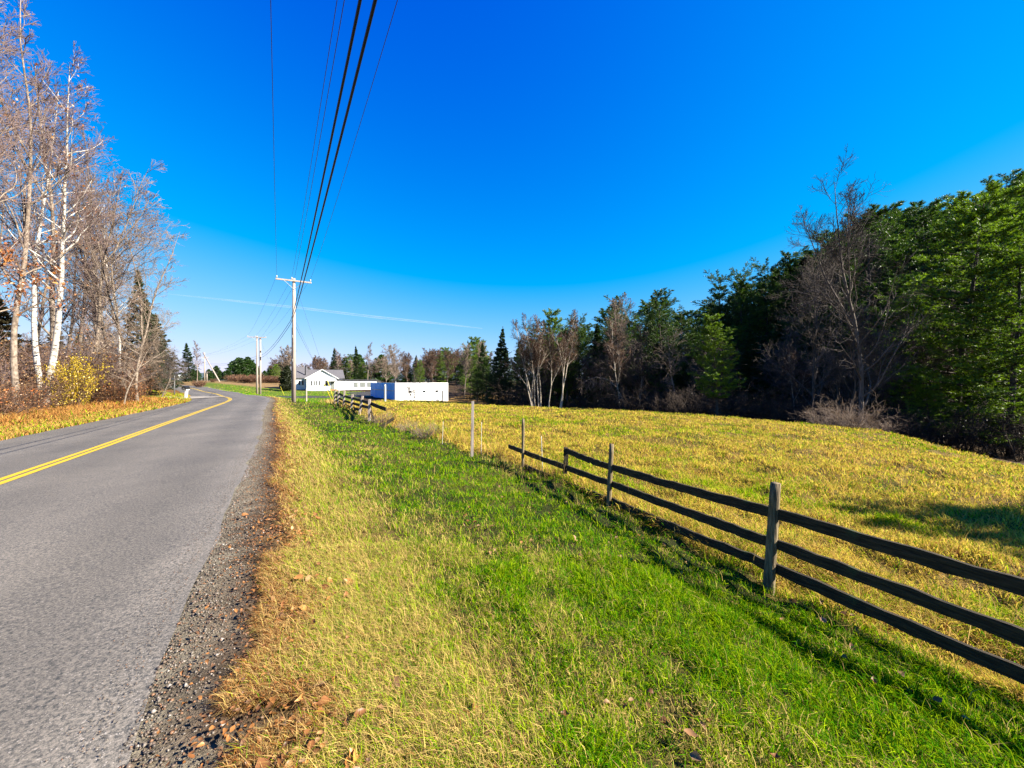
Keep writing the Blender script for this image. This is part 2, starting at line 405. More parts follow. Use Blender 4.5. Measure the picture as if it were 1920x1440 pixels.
def patch(name, pts, w0, w1, mat, dz=.05):            # a strip laid on the terrain along pts
    P_ = catmull(np.array(pts, float), 10); t = np.gradient(P_, axis=0); t /= np.linalg.norm(t, axis=1)[:, None]
    nn = np.stack([t[:, 1], -t[:, 0]], 1); w = np.linspace(w0, w1, len(P_)); nl = 7
    V = []
    for k in np.linspace(-.5, .5, nl):
        V.append(P_ + nn * (w * k)[:, None])
    V = np.stack(V, 1); z = H(V[..., 0], V[..., 1])
    V = np.concatenate([V, (z + dz)[..., None]], 2).reshape(-1, 3)
    i, j = np.meshgrid(np.arange(nl - 1), np.arange(len(P_) - 1)); k = (j * nl + i).ravel()
    tag(obj(name, mesh_np(name, V, np.stack([k, k + 1, k + nl + 1, k + nl], 1), mat=mat, smooth=True)), kind='structure')
patch("gravel_driveway", [(-37.5, 47.2), (-40.5, 49.5), (-45, 52.5), (-52, 55)], 4.6, 2.6, M['graveldrive'])
patch("paved_driveway", [(-41.5, 64.5), (-36, 66), (-31, 68), (-28, 74), (-30, 83), (-35, 88)], 6.5, 9, M['paving'], .08)

# ------------------------------------------------------------------ blades
def blades(pos, length, width, lean, ldir, col, cvar=.15):
    n = len(pos)
    az = rng.uniform(0, 2 * np.pi, n)
    side = np.stack([np.cos(az), np.sin(az), np.zeros(n)], 1) * (width / 2)[:, None]
    L = length[:, None]
    ld = np.stack([np.cos(ldir), np.sin(ldir), np.zeros(n)], 1)
    up = np.array((0, 0, 1.0))
    l1 = np.sin(lean * .55)[:, None]; c1 = np.cos(lean * .55)[:, None]; lt = np.minimum(lean * 1.5, 1.75); l2 = np.sin(lt)[:, None]; c2 = np.cos(lt)[:, None]
    mid = pos + (ld * l1 + up * c1) * L * .5
    tip = mid + (ld * l2 + up * c2) * L * .5
    base = pos - up * .012
    V = np.stack([base - side, base + side, mid + side * .8, mid - side * .8, tip], 1).reshape(-1, 3)
    b = np.arange(n) * 5
    q = np.stack([b, b + 1, b + 2, b + 3], 1); t = np.stack([b + 3, b + 2, b + 4], 1)
    c = np.clip(col * (1 + rng.normal(0, cvar, (n, 1))), .004, .95)
    return V, q, t, np.repeat(c, 5, 0)

def scatter(n_near, r0, n_far, r1, rmin=.5, half=1.2):
    ra = np.sqrt(rng.uniform(rmin ** 2, r0 ** 2, n_near)); rb = np.exp(rng.uniform(np.log(r0), np.log(r1), n_far))
    r = np.r_[ra, rb]; th = rng.uniform(-half, half, len(r))
    return r * np.sin(th), r * np.cos(th), r

def pick(cols, w):                                     # weighted choice of colours, w rows of weights
    w = w / w.sum(1, keepdims=True); cw = np.cumsum(w, 1)
    k = (rng.random(len(w))[:, None] > cw).sum(1)
    return np.array(cols)[np.minimum(k, len(cols) - 1)]

GREEN, LIME, STRAW, TANC, RUST, DKG = (.1, .31, .003), (.38, .52, .008), (.72, .53, .16), (.6, .38, .15), (.34, .14, .04), (.02, .085, .002)
def grass():
    x, y, r = scatter(480000, 4.0, 700000, 130)
    z, d, s = H(x, y, True)
    nz = fbm(x / 1.4, y / 1.4, 21); nf = fbm(x / .28, y / .28, 31); nb = fbm(x / 3.5, y / 3.5, 51)
    dd = d + (fbm(x / .45, y / .45, 60) - .5) * .5
    fld = inpoly(FIELD, x, y); lawn = inpoly(LAWN, x, y) & ~fld
    ws = np.maximum(1, r / 3.6)
    kw = dict()
    def emit(name, sel, length, width, lean, ldir, col, label, cv=.18):
        V, q, t, c = blades(np.stack([x[sel], y[sel], z[sel]], 1), length, width, lean, ldir, col, cv)
        tag(obj(name, mesh_np(name, V, q, t, M['grass'], c)), label=label, cat='grass', kind='stuff')
    R = lambda n, a, b: rng.uniform(a, b, n)
    # mown green verge
    sel = np.where((rng.random(len(dd)) < sstep(4.1, 4.9, dd)) & ~fld & ~lawn & (d < 9.5) & (y < 46))[0]; n = len(sel)
    band = np.exp(-((d[sel] - 7.0) / .9) ** 2)                        # lusher near the fence
    g = sstep(.34, .66, nz[sel] * .45 + nf[sel] * .55 + .2 * band - .04 * (1 - sstep(4.5, 5.6, d[sel])) + .02 + .0)
    col = pick([GREEN, LIME, STRAW, TANC, DKG], np.stack([.3 + 1.1 * g, .95 + .4 * g, .8 * (1 - g) + .13, .2 * (1 - g) + .04, .2 + .35 * g], 1))
    sg = np.where(band > .5, 1.15, 1)
    nk = fbm(x[sel] / .13, y[sel] / .13, 37)
    keep = rng.random(n) < .26 + .74 * sstep(.32, .54, nf[sel] * .2 + nk * .8)
    sg = sg * (.55 + .9 * nk)
    sel, col, g, sg = sel[keep], col[keep], g[keep], sg[keep]; n = len(sel)
    emit("verge_grass", sel, rng.gamma(4, .0142, n) * sg * np.minimum(ws[sel], 2.2) ** .5, R(n, .0022, .005) * ws[sel] ** .9, R(n, .45, 1.85), R(n, 0, 6.28), col, "short green and straw grass of the mown verge")
    # dry leaning strip by the shoulder
    sel = np.where((dd > 3.97) & (rng.random(len(dd)) > sstep(4.15, 5.3, dd)) & (d < 5.6) & (y < 60) & ~lawn)[0]
    sel = np.r_[sel, sel[r[sel] < 25]]; n = len(sel)
    t = sstep(3.98, 4.25, dd[sel])
    col = pick([RUST, TANC, STRAW, LIME, GREEN], np.stack([1.0 * (1 - t) + .1, .9 * (1 - t) + .35, .25 + .6 * t, .04 + .35 * t, .02 + .12 * t], 1))
    emit("dry_verge_grass", sel, R(n, .05, .16) * np.minimum(ws[sel], 2) ** .4, R(n, .0016, .0038) * ws[sel] ** .9, R(n, .6, 1.75), rng.normal(math.pi * 1.05, 1.1, n), col, "long tan grass leaning over the gravel shoulder")
    # field
    sel = np.where(fld & (y < 70))[0]
    sel = np.r_[sel, sel[(r[sel] > 3.5)]]; n = len(sel)
    x2 = x[sel] + rng.normal(0, .03, n) * ws[sel]; y2 = y[sel] + rng.normal(0, .03, n) * ws[sel]
    g = sstep(.46, .66, nz[sel] * .55 + nb[sel] * .25 + nf[sel] * .2)
    fs = np.exp(-((d[sel] - 8.6) / .5) ** 2)
    col = pick([LIME, GREEN, (.88, .63, .09), (.72, .46, .13), RUST], np.stack([.35 + .8 * g, .08 + .3 * g, 1.1 * (1 - g) + .3, .55 * (1 - g) + .12 + .8 * fs, .1 * (1 - g) + .03 + .2 * fs], 1))
    nk = fbm(x2 / (.2 * ws[sel] ** .5), y2 / (.2 * ws[sel] ** .5), 38); k = rng.random(n) < .38 + .62 * sstep(.34, .54, nk)
    sel, x2, y2, g, fs, col = sel[k], x2[k], y2[k], g[k], fs[k], col[k]; n = len(sel)
    V, q, tt, c = blades(np.stack([x2, y2, H(x2, y2)], 1), R(n, .035, .12) * np.minimum(ws[sel], 2.5) ** .5 * (1 + 1.3 * fs) * (.5 + nf[sel]), R(n, .003, .006) * ws[sel] ** .92, R(n, .45, 1.7), R(n, 0, 6.28), col, .2)
    tag(obj("field_grass", mesh_np("field_grass", V, q, tt, M['grass'], c)), label="yellowed stubble grass covering the hay field", cat='grass', kind='stuff')
    # lawn by the house
    sel = np.where(lawn & (r > 25))[0]; n = len(sel)
    g = sstep(.35, .6, nb[sel] * .5 + nz[sel] * .5)
    col = pick([(.11, .34, .008), LIME, STRAW], np.stack([.5 + g, .7 - .2 * g, .45 * (1 - g) + .06], 1))
    emit("lawn_grass", sel, R(n, .05, .1), R(n, .003, .006) * ws[sel], R(n, .2, 1.2), R(n, 0, 6.28), col, "bright mown lawn grass around the white house")
    # left roadside
    sel = np.where((d < -3.42) & (r < 95) & ~lawn)[0]
    sel = np.r_[sel, sel[(d[sel] > -16)], sel[(d[sel] > -16)]]; n = len(sel)
    x2 = x[sel] + rng.normal(0, .05, n) * ws[sel]; y2 = y[sel] + rng.normal(0, .05, n) * ws[sel]
    z2, d2, s2 = H(x2, y2, True); k = d2 < -3.42; x2, y2, z2, d2, sel = x2[k], y2[k], z2[k], d2[k], sel[k]; n = len(sel)
    e = sstep(-6.5, -4.4, d2 + (nz[sel] - .5) * 2.5)
    mb = sstep(40, 52, y2) * sstep(-14, -11, d2)       # mown patch by the mailbox
    e = np.maximum(e, mb)
    col = pick([LIME, GREEN, (.6, .35, .1), (.55, .26, .07), RUST], np.stack([.05 + .3 * e + .5 * mb, .02 + .16 * e + .2 * mb, .8 + .1 * e, .7 * (1 - e) + .3, (.45 * (1 - e) + .06) * (1 - mb)], 1))
    ln = R(n, .08, .2) + (1 - e) * R(n, .0, .45) * (vn(x2 / .8, y2 / .8, 70) > .4)
    V, q, tt, c = blades(np.stack([x2, y2, z2], 1), ln, R(n, .004, .008) * ws[sel] ** .85, R(n, .2, 1.3), R(n, 0, 6.28), col, .22)
    tag(obj("roadside_dead_grass", mesh_np("roadside_dead_grass", V, q, tt, M['grass'], c)), label="orange dead grass and ferns under the roadside trees", cat='grass', kind='stuff')
    # tall dry stems along the fence
    n = 2600
    i = rng.integers(0, len(SS), n); sv = rng.uniform(20, 80, n)
    dv = 8.5 + rng.normal(0, .35, n)
    cx = np.interp(sv, SS, ROAD[:, 0]) + np.interp(sv, SS, NRM[:, 0]) * dv; cy = np.interp(sv, SS, ROAD[:, 1]) + np.interp(sv, SS, NRM[:, 1]) * dv
    k = (vn(cx / 1.2, cy / 1.2, 5) > .35); cx, cy = cx[k], cy[k]; n = len(cx); rr = np.hypot(cx, cy)
    V, q, tt, c = blades(np.stack([cx, cy, H(cx, cy)], 1), R(n, .2, .55), .004 * np.maximum(1, rr / 6), R(n, .05, .6), R(n, 0, 6.28), pick([(.66, .46, .16), (.55, .33, .13), RUST], np.ones((n, 3)) * (1, .7, .2)), .2)
    tag(obj("fence_line_weeds", mesh_np("fence_line_weeds", V, q, tt, M['grass'], c)), label="tall dry stems standing along the fence line", cat='weeds', kind='stuff')
grass()

# ------------------------------------------------------------------ leaves on the ground, pebbles
def litter():
    P_ = []; C_ = []; S_ = []
    def add(x, y, size, cols):
        k = len(x); P_.append(np.stack([x, y, H(x, y) + rng.uniform(.02, .075, k)], 1)); S_.append(size); C_.append(np.array(cols)[rng.integers(0, len(cols), k)] * rng.uniform(.6, 1.2, (k, 1)))
    brown = [(.3, .13, .04), (.36, .17, .06), (.2, .09, .035), (.42, .25, .13), (.34, .18, .08)]
    x, y, r = scatter(900, 5, 900, 25, half=1.15); z, d, s = H(x, y, True)
    k = (d > 4.2) & (d < 8.3) & (vn(x / .8, y / .8, 90) > .48); add(x[k], y[k], rng.uniform(.012, .034, k.sum()), brown)
    sv = rng.uniform(32, 60, 1500); dv = rng.normal(4.15, .16, 1500)
    x = np.interp(sv, SS, ROAD[:, 0]) + np.interp(sv, SS, NRM[:, 0]) * dv; y = np.interp(sv, SS, ROAD[:, 1]) + np.interp(sv, SS, NRM[:, 1]) * dv
    k = (vn(sv / .5, sv * 0, 33) > .5); add(x[k], y[k], rng.uniform(.015, .045, k.sum()), [(.45, .2, .06), (.36, .15, .05), (.58, .36, .18), (.6, .3, .07)])
    sv = np.r_[rng.normal(33.9, .32, 420), rng.uniform(33, 44, 500)]; dv = rng.normal(4.1, .1, 920)
    x = np.interp(sv, SS, ROAD[:, 0]) + np.interp(sv, SS, NRM[:, 0]) * dv; y = np.interp(sv, SS, ROAD[:, 1]) + np.interp(sv, SS, NRM[:, 1]) * dv
    add(x, y, rng.uniform(.012, .027, 920), [(.42, .18, .05), (.33, .13, .04), (.5, .27, .1), (.22, .1, .035)])
    sv = rng.uniform(32.5, 50, 8500); dv = 3.58 + np.abs(rng.normal(.36, .16, 8500))
    x = np.interp(sv, SS, ROAD[:, 0]) + np.interp(sv, SS, NRM[:, 0]) * dv; y = np.interp(sv, SS, ROAD[:, 1]) + np.interp(sv, SS, NRM[:, 1]) * dv
    add(x, y, rng.uniform(.005, .017, 8500), [(.4, .17, .05), (.3, .13, .05), (.2, .1, .05)])
    sv = rng.uniform(30, 95, 9000); dv = -rng.gamma(2.2, 1.7, 9000) - 4.2
    x = np.interp(sv, SS, ROAD[:, 0]) + np.interp(sv, SS, NRM[:, 0]) * dv; y = np.interp(sv, SS, ROAD[:, 1]) + np.interp(sv, SS, NRM[:, 1]) * dv
    add(x, y, rng.uniform(.04, .08, 9000), [(.5, .22, .05), (.42, .14, .04), (.6, .34, .12), (.52, .27, .07)])
    p = np.concatenate(P_); s = np.concatenate(S_)[:, None]; c = np.concatenate(C_); n = len(p)
    u = rng.normal(0, 1, (n, 3)); u[:, 2] *= .4; u /= np.linalg.norm(u, axis=1)[:, None]
    w = np.cross(u, np.array((0, 0, 1.)) + rng.normal(0, .35, (n, 3))); w /= np.linalg.norm(w, axis=1)[:, None]; nn = np.cross(w, u)
    cu = rng.uniform(.1, .9, (n, 1)); cl = rng.uniform(-.5, .5, (n, 1)); jag = rng.uniform(.75, 1.2, (n, 8))
    prof = [(-1, 0), (-.55, .42), (-.05, .62), (.5, .4), (1, 0), (.5, -.4), (-.05, -.62), (-.55, -.42)]
    ring = [p + s * (u * (a_ * jag[:, i:i + 1]) + w * (b_ * jag[:, i:i + 1]) + nn * (cu * abs(b_) * 1.1 + cl * a_ * a_)) for i, (a_, b_) in enumerate(prof)]
    mid = [p - s * .35 * u, p + s * .35 * u]
    V = np.stack(ring + mid, 1).reshape(-1, 3); b = np.arange(n) * 10
    fc = [(0, 1, 8), (1, 2, 8), (2, 9, 8), (2, 3, 9), (3, 4, 9), (4, 5, 9), (5, 6, 9), (6, 8, 9), (6, 7, 8), (7, 0, 8)]
    t = np.concatenate([np.stack([b + i, b + j, b + k], 1) for i, j, k in fc])
    c = np.repeat(c, 10, 0) * rng.uniform(.8, 1.15, (n * 10, 1))
    tag(obj("fallen_leaves", mesh_np("fallen_leaves", V, None, t, M['litter'], c)), label="curled brown fallen leaves scattered on verge and roadside", cat='leaves', kind='stuff')
    # pebbles on the shoulder
    n = 30000
    sv = 20 + rng.gamma(1.6, 7, n) + 8; dv = 3.46 + np.abs(rng.normal(0, .22, n))
    dv = np.where(rng.random(n) < .12, 3.4 - np.abs(rng.normal(0, .1, n)), dv)
    x = np.interp(sv, SS, ROAD[:, 0]) + np.interp(sv, SS, NRM[:, 0]) * dv; y = np.interp(sv, SS, ROAD[:, 1]) + np.interp(sv, SS, NRM[:, 1]) * dv
    k = (dv < 4.1) & (y > .4); x, y, dv = x[k], y[k], dv[k]; n = len(x)
    z = H(x, y); z = np.where(dv < 3.42, z + .004, z)
    sz = rng.gamma(2.0, .0017, n) + .0016; sz = np.where(dv < 3.42, np.minimum(sz, .004), sz)
    o = np.array([(1, 0, 0), (0, 1, 0), (-1, 0, 0), (0, -1, 0), (0, 0, .75), (0, 0, -.75)], float)
    V = o[None] * sz[:, None, None] * rng.uniform(.6, 1.35, (n, 6, 1))
    a = rng.uniform(0, 6.28, n); ca, sa = np.cos(a)[:, None], np.sin(a)[:, None]
    V = np.stack([V[..., 0] * ca - V[..., 1] * sa, V[..., 0] * sa + V[..., 1] * ca, V[..., 2]], 2) + np.stack([x, y, z + sz * .35], 1)[:, None]
    f = np.array([(0, 1, 4), (1, 2, 4), (2, 3, 4), (3, 0, 4), (1, 0, 5), (2, 1, 5), (3, 2, 5), (0, 3, 5)])
    t = (np.arange(n)[:, None, None] * 6 + f[None]).reshape(-1, 3)
    cc = np.array([(.21, .175, .14), (.16, .115, .085), (.085, .068, .055), (.36, .31, .27), (.25, .13, .07)])[rng.choice(5, n, p=[.27, .28, .27, .05, .13])]
    tag(obj("shoulder_gravel", mesh_np("shoulder_gravel", V.reshape(-1, 3), None, t, M['pebble'], np.repeat(cc, 6, 0))), label="loose gravel along the road shoulder", cat='gravel', kind='stuff')
litter()
# ------------------------------------------------------------------ trees
M['birch_dim'] = mat_noise('cream_bark', (.42, .34, .25), (.62, .54, .43), 3, .85, .2, stretch=(4, 4, 2), c=(.12, .09, .06), cscale=3, cr=(.6, .66))
def reseed(k):
    global rng
    rng = np.random.default_rng(k)
def nrm(a): return a / (np.linalg.norm(a, axis=-1, keepdims=True) + 1e-9)
UP = np.array((0, 0, 1.0))

def grow(o, d, L, k, wob=.15, trop=.0, gain=0.0):
    n = len(o); pts = [o]; d = nrm(d); st = (L / (k - 1))[:, None]
    for i in range(k - 1):
        d = nrm(d + rng.normal(0, wob, (n, 3)) + UP * (trop + gain * i))
        pts.append(pts[-1] + d * st)
    return np.stack(pts, 1)

def taper(r0, r1, k, pw=1.0): return r0[:, None] * (1 - np.linspace(0, 1, k)[None] ** pw) + r1[:, None] * np.linspace(0, 1, k)[None] ** pw

def kids(pts, rad, lens, m, t0, t1, a0, a1, lf, rr=.55, flat=0.0, rmin=.004):
    N_, k, _ = pts.shape
    t = (np.arange(m)[None] + rng.random((N_, m))) / m * (t1 - t0) + t0
    f = t * (k - 1); i = np.clip(np.floor(f).astype(int), 0, k - 2); fr = (f - i)[..., None]
    ni = np.arange(N_)[:, None]
    p = pts[ni, i] * (1 - fr) + pts[ni, i + 1] * fr
    dp = nrm(pts[ni, i + 1] - pts[ni, i])
    r = rad[ni, i] * (1 - fr[..., 0]) + rad[ni, i + 1] * fr[..., 0]
    rv = rng.normal(0, 1, dp.shape); rv[..., 2] *= (1 - flat)
    pv = nrm(rv - dp * (rv * dp).sum(-1, keepdims=True))
    a = np.radians(rng.uniform(a0, a1, t.shape))[..., None]
    d = dp * np.cos(a) + pv * np.sin(a)
    L = lens[:, None] * lf(t) * rng.uniform(.65, 1.2, t.shape)
    return p.reshape(-1, 3), d.reshape(-1, 3), L.ravel(), np.maximum(r.ravel() * rr, rmin), t.ravel()

class Wood:
    def __init__(s): s.V = []; s.Q = []; s.n = 0
    def add(s, pts, rad, sides):
        N_, k, _ = pts.shape
        t = nrm(np.gradient(pts, axis=1)); ref = np.array((.31, .17, .23)) + UP * 0
        u = nrm(np.cross(t, ref)); w = np.cross(t, u)
        a = np.arange(sides) * 2 * np.pi / sides
        ring = pts[:, :, None] + rad[:, :, None, None] * (u[:, :, None] * np.cos(a)[None, None, :, None] + w[:, :, None] * np.sin(a)[None, None, :, None])
        base = np.arange(N_)[:, None, None] * (k * sides) + np.arange(k - 1)[None, :, None] * sides
        j = np.arange(sides)[None, None]; j2 = (j + 1) % sides
        q = np.stack([base + j, base + j2, base + sides + j2, base + sides + j], -1).reshape(-1, 4) + s.n
        s.V.append(ring.reshape(-1, 3)); s.Q.append(q); s.n += N_ * k * sides
    def mesh(s, name, mat): return mesh_np(name, np.concatenate(s.V), np.concatenate(s.Q), mat=mat, smooth=True)

def leafmesh(name, p, size, cols, mat, per=1, droop=.3):
    n = len(p); sz = (size * rng.uniform(.6, 1.3, n))[:, None]
    u = rng.normal(0, 1, (n, 3)); u[:, 2] -= droop; u = nrm(u); w = nrm(np.cross(u, rng.normal(0, 1, (n, 3))))
    V = np.stack([p, p + u * sz * .5 + w * sz * .38, p + u * sz, p + u * sz * .5 - w * sz * .38], 1).reshape(-1, 3)
    c = np.array(cols)[rng.integers(0, len(cols), n)] * rng.uniform(.65, 1.25, (n, 1))
    return mesh_np(name, V, np.arange(n * 4).reshape(-1, 4), mat=mat, col=np.repeat(c, 4, 0))

def tufts(name, p, ax, m, L, wd, cols, mat, spread=1.0, cw=None):
    n = len(p)
    d = nrm(ax[:, None] * 1.0 + rng.normal(0, spread, (n, m, 3)) * np.array((.75, .75, .45)))
    l = L * rng.uniform(.65, 1.2, (n, m, 1)); sd = nrm(np.cross(d, rng.normal(0, 1, (n, m, 3)))) * (wd * .5)
    b = p[:, None] - d * l * .08
    V = np.stack([b - sd * .7, b + sd * .7, b + d * l * .6 + sd, b + d * l, b + d * l * .6 - sd], 2)
    V = V.reshape(-1, 3); k = np.arange(n * m) * 5
    q = np.stack([k, k + 1, k + 2, k + 4], 1); t = np.stack([k + 4, k + 2, k + 3], 1)
    ci = rng.random((n, 1)) * .6 + rng.random((n, m)) * .4
    A, B = np.array(cols[0]), np.array(cols[1])
    c = A + (B - A) * ci[..., None]
    return mesh_np(name, V, q, t, mat=mat, col=np.repeat(c.reshape(-1, 3), 5, 0))

def z3(x=0, y=0, z=0): return np.array([[x, y, z]], float)

def proto_bare(h=16, r=.17, cs=.25, n1=24, n2=8, n3=7, n4=0, ang=(32, 62), l1=.34, shape=None, bark='bark', twig='twig', tr=.009, wob=.05, forks=0, trop=.1, leaves=0, lcols=None, lsize=.09, lean=0, lzmax=1.0, sides=8):
    W, T = Wood(), Wood()
    shape = shape or (lambda t: np.clip(1.25 - t, .12, 1) * np.clip((t - cs) * 6 + .45, 0, 1))
    tp = grow(z3(0, 0, -.3), np.array([[lean, 0, 1.0]]), np.array([h + .3]), 16, wob, .06); trd = taper(np.array([r]), np.array([tr * 1.3]), 16, .85)
    trd[:, 0] *= 1.35
    W.add(tp, trd, sides)
    if forks:
        o, d, L, rr, t = kids(tp, trd, np.array([h]), forks, .3, .62, 14, 30, lambda t: (1 - t) * 1.0, .75)
        fp = grow(o, d, L, 12, wob * 1.3, .07); fr = taper(rr, np.full(len(rr), tr * 1.3), 12, .9); W.add(fp, fr, sides)
        o2, d2, L2, r2, _ = kids(fp, fr, L, max(8, n1 // 2), .15, .97, ang[0], ang[1], lambda t: .5 * np.clip(1.2 - t, .2, 1), .5, rmin=tr * 1.1)
    o, d, L, rr, t = kids(tp, trd, np.array([h]), n1, cs, .98, ang[0], ang[1], lambda t: l1 * shape(t), .5, rmin=tr * 1.1)
    if forks: o = np.r_[o, o2]; d = np.r_[d, d2]; L = np.r_[L, L2]; rr = np.r_[rr, r2]
    p1 = grow(o, d, L, 8, .14, trop); r1 = taper(rr, np.full(len(rr), tr), 8); W.add(p1, r1, 5)
    o, d, l2, rr, _ = kids(p1, r1, L, n2, .18, .98, 25, 60, lambda t: .55 * (1.15 - .7 * t), .6, rmin=tr)
    p2 = grow(o, d, l2, 5, .16, trop * .8); r2 = taper(rr, np.full(len(rr), tr * .8), 5); T.add(p2, r2, 3)
    o, d, l3, rr, _ = kids(p2, r2, l2, n3, .15, 1, 20, 55, lambda t: .6 * (1.1 - .5 * t), .7, rmin=tr * .8)
    p3 = grow(o, d, l3, 4, .14, trop * .6); r3 = taper(rr, np.full(len(rr), tr * .55), 4); T.add(p3, r3, 3)
    last = p3
    if n4:
        o, d, l4, rr, _ = kids(p3, r3, l3, n4, .1, 1, 20, 50, lambda t: .6, .7, rmin=tr * .7)
        p4 = grow(o, d, l4, 3, .12, .05); T.add(p4, taper(rr, np.full(len(rr), tr * .5), 3), 3); last = p4
    parts = [('trunk', W.mesh('trunk', M[bark])), ('crown', T.mesh('crown', M[twig]))]
    if leaves:
        q = np.concatenate([last[:, -1], last[:, 1]]); q = q[q[:, 2] < h * lzmax]; cl = vn(q[:, 0] / 1.1 + q[:, 2], q[:, 1] / 1.1 + q[:, 2] * .7, 4); q = q[cl > np.quantile(cl, .35)]; q = q[rng.choice(len(q), min(leaves, len(q)), False)]
        parts.append(('leaves', leafmesh('leaves', q, lsize, lcols, M['leaf'])))
    return dict(h=h, parts=parts)

PINE_C = ((.014, .048, .004), (.13, .25, .01)); PINE_SUNLIT = ((.04, .12, .005), (.34, .52, .014)); SPR_C = ((.016, .045, .008), (.06, .12, .016))  # second pine palette: sunlit brightness put into the needle colour
def proto_pine(h=18, r=.22, cs=.18, wh=.62, nb=5, lmax=.2, irregular=.35, tuft=(9, .3, .05), cols=PINE_C, droop=.0, prof=None, up=.22, n2=10, bark='bark_dark', dead=True):
    W = Wood(); D = Wood()
    tp = grow(z3(0, 0, -.3), np.array([[0, 0, 1.0]]), np.array([h + .3]), 16, .02, .05); trd = taper(np.array([r]), np.array([.02]), 16, .9); W.add(tp, trd, 8)
    prof = prof or (lambda t: np.clip((1 - t) * 2.6, .3, 1) ** .7 * np.clip((t - cs) * 4 + .55, .3, 1))
    zs = np.arange(cs * h, h * .985, wh); O = []; Dr = []; Ls = []; R_ = []
    for z in zs:
        t = z / h; f = t * 15; i = min(int(f), 14); p = tp[0, i] * (1 - f + i) + tp[0, i + 1] * (f - i)
        a0 = rng.uniform(0, 6.28); gl = rng.uniform(1 - irregular, 1 + irregular * .5)
        for b in range(nb):
            a = a0 + b * 6.283 / nb + rng.normal(0, .25); el = up + .5 * t ** 3 - droop * (1 - t) + rng.normal(0, .1)
            O.append(p + UP * rng.normal(0, .1)); Dr.append((math.cos(a) * math.cos(el), math.sin(a) * math.cos(el), math.sin(el)))
            Ls.append(h * lmax * float(prof(np.array(t))) * gl * rng.uniform(1 - irregular, 1.1)); R_.append(max(.012, .3 * float(np.interp(f, np.arange(16), trd[0]))))
    O, Dr, Ls, R_ = map(np.array, (O, Dr, Ls, R_))
    p1 = grow(O, Dr, Ls, 7, .07, .03 if droop == 0 else .05); r1 = taper(R_, np.full(len(R_), .008), 7); W.add(p1, r1, 4)
    o, d, l2, rr, _ = kids(p1, r1, Ls, n2, .22, 1, 30, 60, lambda t: .42 * (1.15 - .75 * t), .6, flat=.88, rmin=.008)
    p2 = grow(o, d, l2, 4, .1, .06 if droop == 0 else -.03); W.add(p2, taper(rr, np.full(len(rr), .005), 4), 3)
    P_ = np.concatenate([p2[:, 1], p2[:, 2], p2[:, 3], p1[:, -1], p1[:, -2], tp[0, -2:]])
    A_ = nrm(np.concatenate([p2[:, 1] - p2[:, 0], p2[:, 2] - p2[:, 1], p2[:, 3] - p2[:, 2], p1[:, -1] - p1[:, -2], p1[:, -1] - p1[:, -2], np.array([(0, 0, 1.), (0, 0, 1.)])]) + UP * (.18 if droop == 0 else .05))
    parts = [('trunk', W.mesh('trunk', M[bark])), ('crown', tufts('crown', P_, A_, tuft[0], tuft[1], tuft[2], cols, M['needle']))]
    if dead:                                            # bare dead branches below the live crown
        o, d, L, rr, _ = kids(tp, trd, np.array([h]), 16, .06, cs + .08, 75, 100, lambda t: .1 + 0 * t, .16, rmin=.012)
        q1 = grow(o, d, L, 5, .12, -.02); D.add(q1, taper(rr, np.full(len(rr), .006), 5), 3)
        o, d, L, rr, _ = kids(q1, taper(rr, rr * .5, 5), L, 4, .2, 1, 30, 60, lambda t: .5 + 0 * t, .7, rmin=.007)
        D.add(grow(o, d, L, 3, .15, 0), np.full((len(o), 3), .006), 3)
        parts.append(('dead_branches', D.mesh('dead_branches', M['bark'])))
    return dict(h=h, parts=parts)

def proto_shrub(h=2.4, stems=12, spread=.5, leaves=0, lcols=None, lsize=.07, twig='twig_brown', tr=.008, n2=7, n3=6, arch=0.0):
    T = Wood()
    a = rng.uniform(0, 6.28, stems); rr = rng.uniform(0, .25 * h, stems)
    o = np.stack([np.cos(a) * rr, np.sin(a) * rr, np.full(stems, -.1)], 1)
    d = np.stack([np.cos(a) * spread, np.sin(a) * spread, np.ones(stems)], 1) + rng.normal(0, .15, (stems, 3))
    L = h * rng.uniform(.7, 1.1, stems)
    p = grow(o, d, L, 8, .1, .02 - arch, -arch * .12); r0 = taper(np.full(stems, .02), np.full(stems, tr), 8); T.add(p, r0, 4)
    o, d, l2, rr, _ = kids(p, r0, L, n2, .15, 1, 25, 65, lambda t: .4 + 0 * t, .6, rmin=tr)
    p2 = grow(o, d, l2, 5, .16, .04 - arch); r2 = taper(rr, np.full(len(rr), tr * .7), 5); T.add(p2, r2, 3)
    o, d, l3, rr, _ = kids(p2, r2, l2, n3, .1, 1, 20, 60, lambda t: .5 + 0 * t, .7, rmin=tr * .8)
    p3 = grow(o, d, l3, 3, .14, .03); T.add(p3, taper(rr, np.full(len(rr), tr * .5), 3), 3)
    parts = [('stems', T.mesh('stems', M[twig]))]
    if leaves:
        q = np.concatenate([p3[:, 1], p3[:, 2], p2[:, -1]]); q = q[rng.choice(len(q), leaves, len(q) < leaves)] + rng.normal(0, .04, (leaves, 3))
        parts.append(('leaves', leafmesh('leaves', q, lsize, lcols, M['leaf'])))
    return dict(h=h, parts=parts)

